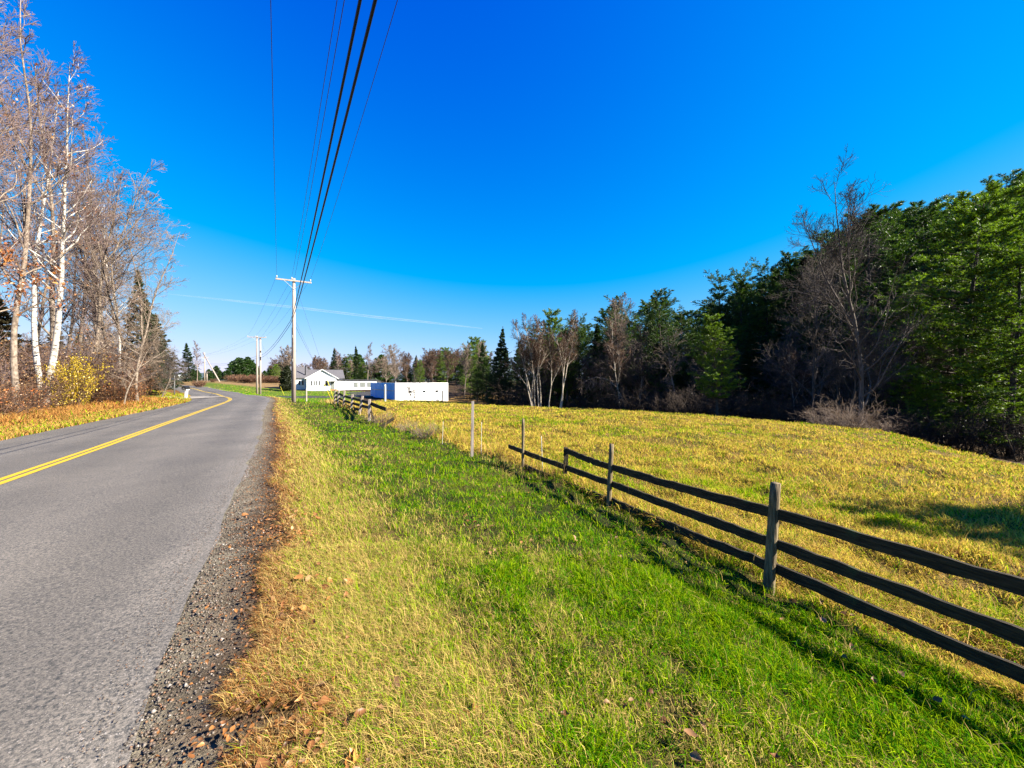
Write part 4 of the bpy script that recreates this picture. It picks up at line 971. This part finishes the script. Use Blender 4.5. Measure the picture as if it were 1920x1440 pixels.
def lone(name, px, Y, py, r, mat, label, cat='post', square=True, dx=0):
    b = V3(px, Y, 0); g = H(b[0], Y); tt = Vector(V3(px + dx, Y, py)); o_ = Vector((b[0], Y, g - .1))
    p = post(name, o_, tt, r, mat, None, square, seed=int(px)); tag(p, label, cat)
lone('fence_post', 885, 9.75, 752, .04, M['pole'], "tall square weathered post standing alone left of the board fence", dx=1.5)
lone('fence_post', 722, 55, 721, .14, M['whitestake'], "short white post in front of the blue garage side", square=False)
lone('fence_post', 829, 58, 732, .09, M['bark'], "thin dark post before the white garage wall", square=False, dx=1)
lone('fence_post', 574.5, 40, 729, .07, M['pole'], "short wooden post right of the crossarm utility pole", square=False)
for px, Y, py, dx, lab in [(829, 11.2, 790, 2, "thin white stake in the dry grass left of the square post"), (902, 10, 792, 1, "thin white stake just right of the tall square post"), (1018, 8.1, 818, -3, "thin pale stake behind the board fence near its hanging board")]:
    lone('stake', px, Y, py, .0065, M['whitestake'], lab, 'stake', False, dx)

# ------------------------------------------------------------------ poles and wires
LD = Vector((-.52, .854, 0)).normalized(); LN = Vector((LD.y, -LD.x, 0))
def utility_pole(base, h, r, label, arm=2.75, dirn=LN, arm_z=None, simple=False):
    t = thing('utility_pole', base, label, 'utility pole')
    m = MB(); m.tube([(0, 0, -.3), (0, 0, h * .5), (0, 0, h)], [r, r * .85, r * .68], 14); m.build('shaft', M['pole'], t, True)
    az = arm_z or h - .25
    if arm:
        m = MB(); ang = math.atan2(dirn.y, dirn.x); R = Matrix.Rotation(ang, 3, 'Z'); f = Vector((-dirn.y, dirn.x, 0)) * -(r * .7 + .05)
        m.box((f.x, f.y, az), (arm, .1, .13), R); m.build('crossarm', M['pole'], t, bevel=.01)
        for s in (-1, 1):
            m = MB(); a = f * 1.2 + dirn * (.75 * s) + Vector((0, 0, az - .06)); b = f * .8 + Vector((0, 0, az - .75)); m.tube([a, b], .018, 6); m.build('brace', M['steel'], t)
        for s in (-.94, -.12, .94) if not simple else (-.94, .94):
            p = f + dirn * (s * arm / 2) + Vector((0, 0, az + .065)); m = MB()
            m.tube([p, p + Vector((0, 0, .06)), p + Vector((0, 0, .1)), p + Vector((0, 0, .15)), p + Vector((0, 0, .2)), p + Vector((0, 0, .24))], [.018, .02, .06, .045, .06, .025], 10); m.build('insulator', M['porcelain'], t, True)
    return t
b1 = Vector((V3(551, 34, 0)[0], 34, 0)); b1.z = H(b1.x, b1.y); top1 = V3(553, 34, 522)[2]
p1 = utility_pole(b1, top1 - b1.z, .17, "tall utility pole with a crossarm standing at the right road edge")
m = MB()
for s_ in (0, 2.1): m.tube([(.0, -.19, 3.6 + s_), (.0, -.21, 3.72 + s_), (0, -.19, 3.84 + s_)], .035, 6)
m.build('hardware', M['steel'], p1)
m = MB(); m.tube([(-.14, -.1, .1), (-.125, -.09, 6.6)], .02, 6); m.build('ground_wire', M['steel'], p1)
b2 = Vector((V3(482, 73, 0)[0], 73, 0)); b2.z = H(b2.x, b2.y); top2 = V3(482, 73, 630)[2]
p2 = utility_pole(b2, top2 - b2.z, .19, "paired utility poles with one crossarm farther down the road", arm=3.1, dirn=Vector((.93, .36, 0)).normalized())
m = MB(); m.tube([(.42, .3, -.3), (.42, .3, (top2 - b2.z) * .97)], [.18, .13], 12); m.build('shaft', M['pole'], p2, True)
m = MB(); m.box((.62, .05, 6.8), (.1, .16, .7)); m.box((.62, .05, 8.1), (.1, .16, .4)); m.build('bracket', M['black'], p2)
b3 = Vector((V3(383.5, 128, 0)[0], 128, 0)); b3.z = H(b3.x, b3.y); top3 = V3(383, 128, 661)[2]
p3 = utility_pole(b3, top3 - b3.z, .2, "far utility pole with a slanting brace pole beyond the bend", arm=2.2, arm_z=top3 - b3.z - 1.6, dirn=Vector((.8, .6, 0)), simple=True)
m = MB(); e = V3(412, 122, 714); m.tube([Vector(V3(380.5, 127, 661)) - b3, Vector((e[0], e[1], H(e[0], e[1]) - .2)) - b3], [.15, .19], 10); m.build('brace_pole', M['pole'], p3, True)
b4 = Vector((V3(388, 126, 0)[0], 126, 0)); b4.z = H(b4.x, b4.y)
t4 = thing('short_pole', b4, "short T shaped wooden pole beside the far utility pole", 'pole'); hh = V3(388, 126, 697)[2] - b4.z
m = MB(); m.tube([(0, 0, -.2), (0, 0, hh)], [.17, .15], 10); m.build('shaft', M['pole'], t4, True)
m = MB(); m.box((.3, -.2, hh - .1), (1.6, .12, .16)); m.build('crossarm', M['pole'], t4)

def span(a, b, sag, n=28):
    a = Vector(a); b = Vector(b); out = []
    for i in range(n):
        t = i / (n - 1); p = a.lerp(b, t); p.z -= 4 * sag * t * (1 - t); out.append(p)
    return out
def wire(name, pts, r, mat, label, cat='wire', group=None):
    o_ = Vector(pts[0]); m = MB(); m.tube([Vector(p) - o_ for p in pts], r, 6); q = m.build(name, mat, None, True, loc=o_); return tag(q, label, cat, group)
def arm_pt(base, dirn, s, arm, z, r): return base + dirn * (s * arm / 2) + Vector((dirn.y, -dirn.x, 0)) * (r * .7 + .05) + Vector((0, 0, z))
h1 = top1 - b1.z; h2 = top2 - b2.z; d2_ = Vector((.93, .36, 0)).normalized()
A1 = {s: arm_pt(b1, LN, s, 2.75, h1 - .25 + .3, .17) for s in (-.94, -.12, .94)}
A2 = {s: arm_pt(b2, d2_, s, 3.1, h2 - .25 + .3, .19) for s in (-.94, -.12, .94)}
A3 = [Vector(V3(375, 127, 667)), Vector(V3(378, 127, 665)), Vector(V3(390, 129, 666))]
def back(att, px_top, zrel, ysag):                      # far end of the span behind the photographer, through what the top edge of the photograph shows
    t = zrel / (HY / F); X = (px_top - CX) / F * t
    k = (X - att.x) / (t - att.y)
    return Vector((att.x + k * (-14 - att.y), -14, att.z))
for s, px, i, lab in [(-.94, 507, 0, "thin power wire leftmost of the overhead lines"), (-.12, 636, 1, "thin power wire running to the middle of the crossarm, left of a close pair"), (.94, 753, 2, "thin power wire rightmost of the overhead lines")]:
    a = A1[s]; pts = span(back(a, px, 7.9, .8), a, .85) + span(a, A2[s], .55)[1:] + span(A2[s], A3[i], .7)[1:]
    wire('power_wire', pts, .0075, M['thinwire'], lab, group='thin power wires on the crossarms')
a = b1 + Vector((-.05, -.15, h1 - .9)); wire('power_wire', span(back(a, 642, 7.5, .8), a, .8) + span(a, b2 + Vector((0, -.2, h2 - 1.1)), .5)[1:], .0075, M['thinwire'], "thin wire right of the close pair, meeting the pole below its crossarm", group='thin power wires on the crossarms')
for k, (px, zr, py, dx, lab) in enumerate([(675, 4.4, 601, -.22, "thick black cable overhead, left of the two"), (690, 4.4, 608, -.24, "thick black cable overhead, right of the two")]):
    a = Vector((b1.x + dx, b1.y - .1, V3(550, 34, py)[2])); b = Vector(V3(484.5, 72.7, 667 + 4 * k)); c = Vector(V3(383, 128, 680 + 2 * k))
    pts = span(back(a, px, zr, .9), a, .9) + span(a, b, .75)[1:] + span(b, c, .9)[1:]
    wire('telephone_cable', pts, .019, M['wire'], lab, 'cable', 'thick black cables along the road')
hs = Vector(V3(600, 92, 692)); a = b1 + Vector((.1, .15, 6.7))
wire('service_wire', span(a, hs, .5), .012, M['thinwire'], "service wire sloping down from the pole to the house roof")
def guy(topv, gx, gY, gy, label, label2, frac=.22):
    g = Vector(V3(gx, gY, gy)); g.z = min(g.z, H(g.x, g.y) + .02)
    wire('guy_wire', [topv, topv.lerp(g, .5), g], .007, M['thinwire'], label)
    o_ = g; m = MB(); e = (topv - g); m.tube([(0, 0, -.05), e * (2.2 / e.length)], .03, 8); q = m.build('guy_guard', M['yellowguard'], None, True, loc=o_); tag(q, label2, 'guard')
guy(b1 + Vector((0, .1, h1 - .3)), 627.5, 37, 748, "guy wire slanting from the crossarm pole to its yellow guard", "yellow plastic guy guard slanting beside the far fence end")
guy(b1 + Vector((0, .1, h1 - 3.6)), 624, 37.6, 746, "lower guy wire beside the yellow guarded one", "paler slim guy guard just left of the yellow one")
guy(b2 + Vector((.4, 0, h2 - .4)), 534.5, 72, 744.5, "guy wire slanting from the paired poles toward the lawn", "yellow guy guard leaning on the lawn left of the crossarm pole")

# ------------------------------------------------------------------ buildings
def frame_at(loc, ax):
    a = math.atan2(ax[1], ax[0]); return (0, 0, a)
def house():
    ang = math.radians(30); Ox, Oy = -48.1, 90.0
    z0 = min(H(Ox, Oy), -0.7) - .1
    t = thing('house', (Ox, Oy, z0), "white single storey house with grey shingled roofs and a front gable", 'house', rot=(0, 0, ang))
    W = M['white']
    e, pk = 3.0, 5.0
    m = MB(); m.prism([(0, -.4), (6.4, -.4), (6.4, e), (3.2, pk), (0, e)], 0, 4.5); m.build('gable_wall', W, t)
    m = MB(); m.box((-1.75, 7.5, 1.35), (3.5, 8, 3.5)); m.build('left_wall', W, t)
    m = MB(); m.box((5.8, 7.5, 1.35), (4.6, 7.9, 3.5)); m.build('right_wall', W, t)
    def roof2(x0, x1, y0, y1, ez, rz, nm):              # ridge along x
        ym = (y0 + y1) / 2; mm = MB(); th = .16
        pr = [(y0 - .4, ez - .1), (ym, rz), (y1 + .4, ez - .1), (y1 + .4, ez - .1 + th), (ym, rz + th), (y0 - .4, ez - .1 + th)]
        v = [(x0, y, z) for y, z in pr] + [(x1, y, z) for y, z in pr]
        mm.add(v, [(0, 1, 4, 5), (1, 2, 3, 4), (11, 10, 7, 6), (10, 9, 8, 7), (0, 6, 7, 1), (1, 7, 8, 2), (5, 4, 10, 11), (4, 3, 9, 10), (0, 5, 11, 6), (2, 8, 9, 3)])
        return mm.build(nm, M['shingle'], t)
    roof2(-3.8, .35, 3.5, 11.5, 3.1, 5.75, 'left_roof')
    roof2(.36, 8.6, 3.6, 11.4, 3.05, 5.1, 'right_roof')
    m = MB(); m.prism([(-.45, e - .12), (3.2, pk + .08), (6.85, e - .12), (6.85, e + .04), (3.2, pk + .26), (-.45, e + .04)], -.35, 7.4); m.build('gable_roof', M['shingle'], t)
    m = MB(); m.prism([(-.45, e - .16), (3.2, pk + .05), (6.85, e - .16), (6.85, e - .02), (3.2, pk + .19), (-.45, e - .02)], -.4, -.352); m.build('rake_board', W, t)
    def window(x, z, w, h, y=-.02, mull=0):
        f = MB(); f.box((x, y, z), (w + .14, .06, h + .14)); fo = f.build('window', W, t)
        g = MB()
        k = mull + 1; ww = w / k
        for i in range(k): g.box((x - w / 2 + ww * (i + .5), y - .035, z), (ww - .06, .02, h))
        g.build('pane', M['glass'], fo)
    for x in (1.0, 1.55, 2.1, 2.65): window(x, 1.85, .34, 1.15)
    window(4.15, 1.9, .6, 1.2)
    window(-.75, 1.95, .45, 1.1, 3.47); window(-1.45, 1.95, .45, 1.1, 3.47); window(-2.6, 1.95, .4, 1.1, 3.47)
    m = MB(); m.box((5.55, -.02, 1.35), (.75, .06, 1.9)); d = m.build('door', M['greydoor'], t)
    m = MB(); m.box((5.3, -.07, 1.2), (.06, .06, .06)); m.build('handle', M['steel'], d)
    m = MB(); m.prism([(4.75, 2.35), (6.35, 2.35), (6.35, 2.45), (5.5, 2.62), (4.75, 2.45)], -1.3, -.02); m.build('porch_roof', W, t)
    m = MB(); m.box((2.2, -.02, .02), (.5, .05, .12)); m.build('vent', M['roofedge'], t)
    m = MB()
    for i in range(4): m.box((5.7, -.5 - .3 * i, .28 - .17 * i), (1.5, .3, .18))
    for x in (4.95, 6.45): m.box((x, -.9, .62), (.06, 1.5, .08)); m.box((x, -1.5, .1), (.08, .08, 1.0)); m.box((x, -.3, .3), (.08, .08, .8))
    m.build('steps', M['deck'], t)
    m = MB(); m.box((-.18, 4.1, 5.0), (.22, .22, 2.4)); m.build('roof_bar', M['black'], t)  # black upright bar at the step between the two roofs
    # low flat wing with garage door
    m = MB(); m.box((11.2, 5.0, .95), (9.5, 7, 3.1)); m.build('wing_wall', W, t)
    m = MB(); m.box((11.25, 5.0, 2.62), (10.1, 7.6, .22)); m.build('wing_roof', M['roofedge'], t)
    m = MB(); m.box((8.2, 1.47, .95), (2.9, .06, 2.2)); gd = m.build('garage_door', W, t)
    m = MB()
    for i in range(1, 4): m.box((8.2, 1.435, -.15 + .55 * i), (2.9, .012, .025))
    for x in (6.7, 9.7): m.box((x, 1.44, .95), (.07, .02, 2.3))
    m.build('door_trim', M['steel'], gd)
    for x, w, k in ((11.0, .75, 1), (12.6, 1.1, 2), (14.3, 1.1, 2)):
        f = MB(); f.box((x, 1.47, 1.45), (w + .2, .07, 1.25)); fo = f.build('window', M['steel'], t); g = MB(); ww = w / (k + 1)
        for i in range(k + 1): g.box((x - w / 2 + ww * (i + .5), 1.43, 1.45), (ww - .08, .03, 1.05))
        g.build('pane', M['greydoor'], fo)
    m = MB(); m.box((16.6, 4.0, 2.0), (1.4, 2.5, .9)); m.build('porch', M['roofedge'], t)
    m = MB(); m.box((17.0, 2.2, .35), (2.6, .2, 1.5)); m.build('low_wall', W, t)
house()
def garage():
    ang = math.atan2(.567, .824); O = (-18.25, 60.0, -2.2)
    t = thing('garage', O, "low flat roofed garage with a white block front and a blue side", 'garage', rot=(0, 0, ang))
    Wd, L, top = 9.0, 14.6, 1.15 + 2.2
    m = MB(); m.box((Wd / 2, .15, top / 2), (Wd, .3, top)); m.build('front_wall', M['whiteblock'], t)
    m = MB(); m.box((.1, .302 + (L - .3) / 2, top / 2 - .02), (.2, L - .3, top - .04)); m.build('side_wall', M['blue'], t)
    m = MB(); m.box((.05, 1.3, 1.8), (.14, .16, 2.6)); 
    m = MB(); m.box((Wd - .1, .302 + (L - .3) / 2, top / 2 - .02), (.2, L - .3, top - .04)); m.build('right_wall', M['whiteblock'], t)
    m = MB(); m.box((Wd / 2, L - .1, top / 2 - .03), (Wd - .42, .2, top - .06)); m.build('rear_wall', M['whiteblock'], t)
    m = MB(); m.box((Wd / 2, L / 2 + .2, top - .12), (Wd - .42, L - .9, .12)); m.build('roof', M['roofedge'], t)
    for x in (2.35, 4.75, 6.95):
        m = MB(); m.box((x, -.02, 1.95), (.5, .06, .36)); f = m.build('window', M['steel'], t); g = MB(); g.box((x, -.055, 1.95), (.4, .02, .26)); g.build('pane', M['glass'], f)
    for y, w in ((3.0, .5), (7.2, .12), (11.6, 1.6)):
        m = MB(); m.box((-.015, y, 1.7), (.05, w, 2.4 if w > .3 else 3.0)); m.build('side_panel', M['blue'], t)
    m = MB(); m.box((-.03, 7.2, 2.1), (.06, 13.4, .07)); m.build('side_rail', M['steel'], t)
    for x, y in ((.7, 2), (6.2, 3)):
        m = MB(); m.tube([(x, y, top - .1), (x, y, top + .3)], .09, 8); m.build('roof_vent', M['steel'], t)
garage()
def shed():
    x, y = V3(140, 56, 0)[:2]; t = thing('house', (x, y, H(x, y) - .2), "pale building glimpsed through the roadside trees behind the yellow bush", 'house', rot=(0, 0, .5))
    m = MB(); m.box((0, 0, 1.8), (9, 6, 3.6)); m.build('wall', M['white'], t)
    m = MB(); m.prism([(-4.8, 3.6), (4.8, 3.6), (0, 5.4)], -3.3, 3.3); m.build('roof', M['shingle'], t)
    for k in (-2.4, 1.8):
        m = MB(); m.box((k, -3.02, 2), (1, .08, 1.2)); f = m.build('window', M['steel'], t); g = MB(); g.box((k, -3.07, 2), (.85, .03, 1.05)); g.build('pane', M['glass'], f)
shed()
# ------------------------------------------------------------------ mailbox, lamp post, white trailer
x, y = V3(349, 50, 0)[:2]; mb = thing('mailbox', (x, y, H(x, y)), "black mailbox on a white post by the gravel driveway", 'mailbox')
m = MB(); m.box((0, 0, .5), (.24, .24, 1.1), Matrix.Rotation(.06, 3, 'Y')); m.build('post', M['white'], mb, bevel=.01)
m = MB(); pr = [(.25 * math.cos(a), .12 + .2 * math.sin(a)) for a in np.linspace(0, math.pi, 9)] + [(-.25, -.12), (.25, -.12)]
m.prism([(a - .05, b + 1.25) for a, b in pr], -.35, .35); m.build('box', M['black'], mb)
m = MB(); m.box((-.05, 0, 1.1), (.62, .5, .06)); m.build('bracket', M['white'], mb)
m = MB(); m.box((-.05, -.36, 1.27), (.22, .02, .14)); m.build('plate', M['steel'], mb)
x, y = V3(327, 64, 0)[:2]; lp = thing('lamp_post', (x, y, H(x, y)), "slim grey post with a short curved arm behind the mailbox", 'post')
hp = EYE + (HY - 701.5) / F * 64 - H(x, y)
m = MB(); m.tube([(0, 0, -.1), (0, 0, hp * .93), (.12, 0, hp * .985), (.42, 0, hp)], [.1, .085, .07, .05], 10); m.build('shaft', M['steel'], lp, True)
m = MB(); m.box((.5, 0, hp - .02), (.22, .12, .07)); m.build('head', M['steel'], lp)
x, y = V3(321, 121, 0)[:2]; cv = thing('camper_trailer', (x, y, H(x, y)), "long white trailer parked at the road bend beyond the grey post", 'trailer', rot=(0, 0, .1))
m = MB(); m.prism([(-2.6, .5), (1.9, .5), (2.6, 1.6), (2.3, 2.0), (-.2, 1.95), (-.6, 1.6), (-2.6, 1.5)], -1.0, 1.0); m.build('body', M['white'], cv, bevel=.06)
for xx in (-1.2, -.3):
    for yy in (-1.0, 1.0):
        m = MB(); m.tube([(xx, yy - .1, .35), (xx, yy + .1, .35)], .35, 16); m.build('wheel', M['rubber'], cv)
m = MB(); m.box((1.2, -1.01, 1.6), (1.1, .03, .4)); m.box((-1.7, -1.01, 1.15), (1.0, .03, .35)); m.build('window', M['glass'], cv)
m = MB(); m.tube([(-2.5, 0, .5), (-3.5, 0, .5)], .05, 8); m.tube([(-3.3, 0, .5), (-3.3, 0, -.05)], .04, 8); m.build('tow_bar', M['steel'], cv)

# ------------------------------------------------------------------ far hills, contrail
def hills():
    th = np.linspace(-1.3, 1.3, 240); V = []; rows = 7
    hgt = 9 + 16 * fbm(th * 6 + 20, th * 0, 3) + 6 * vn(th * 60, th * 0, 8) * .3
    for i in range(rows):
        t = i / (rows - 1); R_ = 820 + 500 * t
        V.append(np.stack([np.sin(th) * R_, np.cos(th) * R_, -1 + hgt * np.sin(t * np.pi * .5) * (1 + .1 * vn(th * 90, th * 0 + i, 9))], 1))
    V = np.stack(V, 0).reshape(-1, 3); n = len(th)
    i, j = np.meshgrid(np.arange(n - 1), np.arange(rows - 1)); k = (j * n + i).ravel()
    tag(obj("hills", mesh_np("hills", V, np.stack([k, k + 1, k + n + 1, k + n], 1), mat=mat_noise("hazy_hill_forest", (.05, .08, .09), (.1, .13, .14), .05, 1), smooth=True)), kind='structure')  # distance haze put into the forest colour as a blue tint
hills()
def contrail():
    m, nt, out = newmat("contrail")
    d = N(nt, "ShaderNodeBsdfDiffuse"); d.inputs[0].default_value = (.9, .9, .9, 1); tr = N(nt, "ShaderNodeBsdfTranslucent"); tr.inputs[0].default_value = (.95, .95, .95, 1)
    ad = N(nt, "ShaderNodeMixShader"); ad.inputs[0].default_value = .5; nt.links.new(d.outputs[0], ad.inputs[1]); nt.links.new(tr.outputs[0], ad.inputs[2])
    tp = N(nt, "ShaderNodeBsdfTransparent"); mx = N(nt, "ShaderNodeMixShader")
    nz = noise(nt, .004, detail=4); mr = nt.nodes.new("ShaderNodeMapRange"); mr.inputs[1].default_value = .3; mr.inputs[2].default_value = .75; mr.inputs[3].default_value = .07; mr.inputs[4].default_value = .2; nt.links.new(nz, mr.inputs[0])
    lw = N(nt, "ShaderNodeLayerWeight"); lw.inputs[0].default_value = .5; iv = N(nt, "ShaderNodeMath", operation='SUBTRACT'); iv.inputs[0].default_value = 1; nt.links.new(lw.outputs['Facing'], iv.inputs[1])
    pw = N(nt, "ShaderNodeMath", operation='POWER'); pw.inputs[1].default_value = 1.2; nt.links.new(iv.outputs[0], pw.inputs[0])
    mu = N(nt, "ShaderNodeMath", operation='MULTIPLY'); nt.links.new(mr.outputs[0], mu.inputs[0]); nt.links.new(pw.outputs[0], mu.inputs[1])
    nt.links.new(mu.outputs[0], mx.inputs[0]); nt.links.new(tp.outputs[0], mx.inputs[1]); nt.links.new(ad.outputs[0], mx.inputs[2]); nt.links.new(mx.outputs[0], out.inputs[0])
    Y = 8000; a = [V3(px, Y, py) for px, py in [(315, 551), (420, 562), (560, 577), (700, 594), (800, 604), (905, 616)]]
    mb = MB(); o_ = Vector(a[0]); mb.tube([Vector(p) - o_ for p in a], [6, 18, 26, 27, 22, 6], 24, cap=False); q = mb.build("contrail", m, None, True, loc=o_)
    q.visible_shadow = True; tag(q, "thin white aircraft trail crossing the blue sky", 'contrail')
contrail()

# ------------------------------------------------------------------ camera, sun, sky
cam = bpy.data.cameras.new("camera"); co = bpy.data.objects.new("camera", cam); COL.objects.link(co)
cam.sensor_width = 36; cam.lens = F / 1920 * 36; cam.shift_y = -8 / 1920; cam.clip_start = .05; cam.clip_end = 30000
co.location = (0, 0, EYE); co.rotation_euler = (math.pi / 2, 0, 0); SC.camera = co
EL = math.radians(32.5); AZ = math.radians(90 + 12.4)     # clockwise from +Y
sd = Vector((math.sin(AZ) * math.cos(EL), math.cos(AZ) * math.cos(EL), math.sin(EL)))
L = bpy.data.lights.new("sun", 'SUN'); L.energy = 5; L.angle = math.radians(.4); L.color = (1, .93, .8)
lo = bpy.data.objects.new("sun", L); COL.objects.link(lo); lo.rotation_euler = sd.to_track_quat('Z', 'Y').to_euler()
w = bpy.data.worlds.new("World"); SC.world = w; w.use_nodes = True; nt = w.node_tree; nt.nodes.clear()
sk = N(nt, "ShaderNodeTexSky"); sk.sky_type = 'NISHITA'; sk.sun_disc = False; sk.sun_elevation = EL; sk.sun_rotation = AZ; sk.altitude = 300; sk.air_density = 1.0; sk.dust_density = 0; sk.ozone_density = 3.0
EXPO = 2.1                                              # grade of the clear, deep blue sky: per channel gain with a soft shoulder
sp_ = N(nt, "ShaderNodeSeparateColor"); nt.links.new(sk.outputs[0], sp_.inputs[0])
cm_ = N(nt, "ShaderNodeCombineColor")
def mth(op, a, b=None):
    n = N(nt, "ShaderNodeMath", operation=op)
    for i, v in enumerate((a, b)):
        if v is None: continue
        if isinstance(v, (int, float)): n.inputs[i].default_value = v
        else: nt.links.new(v, n.inputs[i])
    return n.outputs[0]
def shoulder(c, gain, k, c0):                           # gain * (1 - exp(-k (c - c0)))
    e = mth('POWER', math.e, mth('MULTIPLY', mth('SUBTRACT', mth('MULTIPLY', c, .1), c0), -k))
    return mth('MAXIMUM', mth('MULTIPLY', mth('SUBTRACT', 1.0, e), gain * 10 / 2 ** EXPO), 0.0)
nt.links.new(shoulder(sp_.outputs[0], 1.35, 1.6, .165), cm_.inputs[0])
nt.links.new(shoulder(sp_.outputs[1], 1.02, 2.6, .066), cm_.inputs[1])
nt.links.new(shoulder(sp_.outputs[2], 1.18, 5.0, .0), cm_.inputs[2])
bg = N(nt, "ShaderNodeBackground"); bg.inputs[1].default_value = .1; nt.links.new(cm_.outputs[0], bg.inputs[0])
ow = N(nt, "ShaderNodeOutputWorld"); nt.links.new(bg.outputs[0], ow.inputs[0])
SC.view_settings.view_transform = 'Standard'; SC.view_settings.look = 'None'; SC.view_settings.exposure = EXPO; SC.view_settings.gamma = 1
SC.cycles.max_bounces = 5; SC.cycles.transparent_max_bounces = 6; SC.cycles.diffuse_bounces = 3
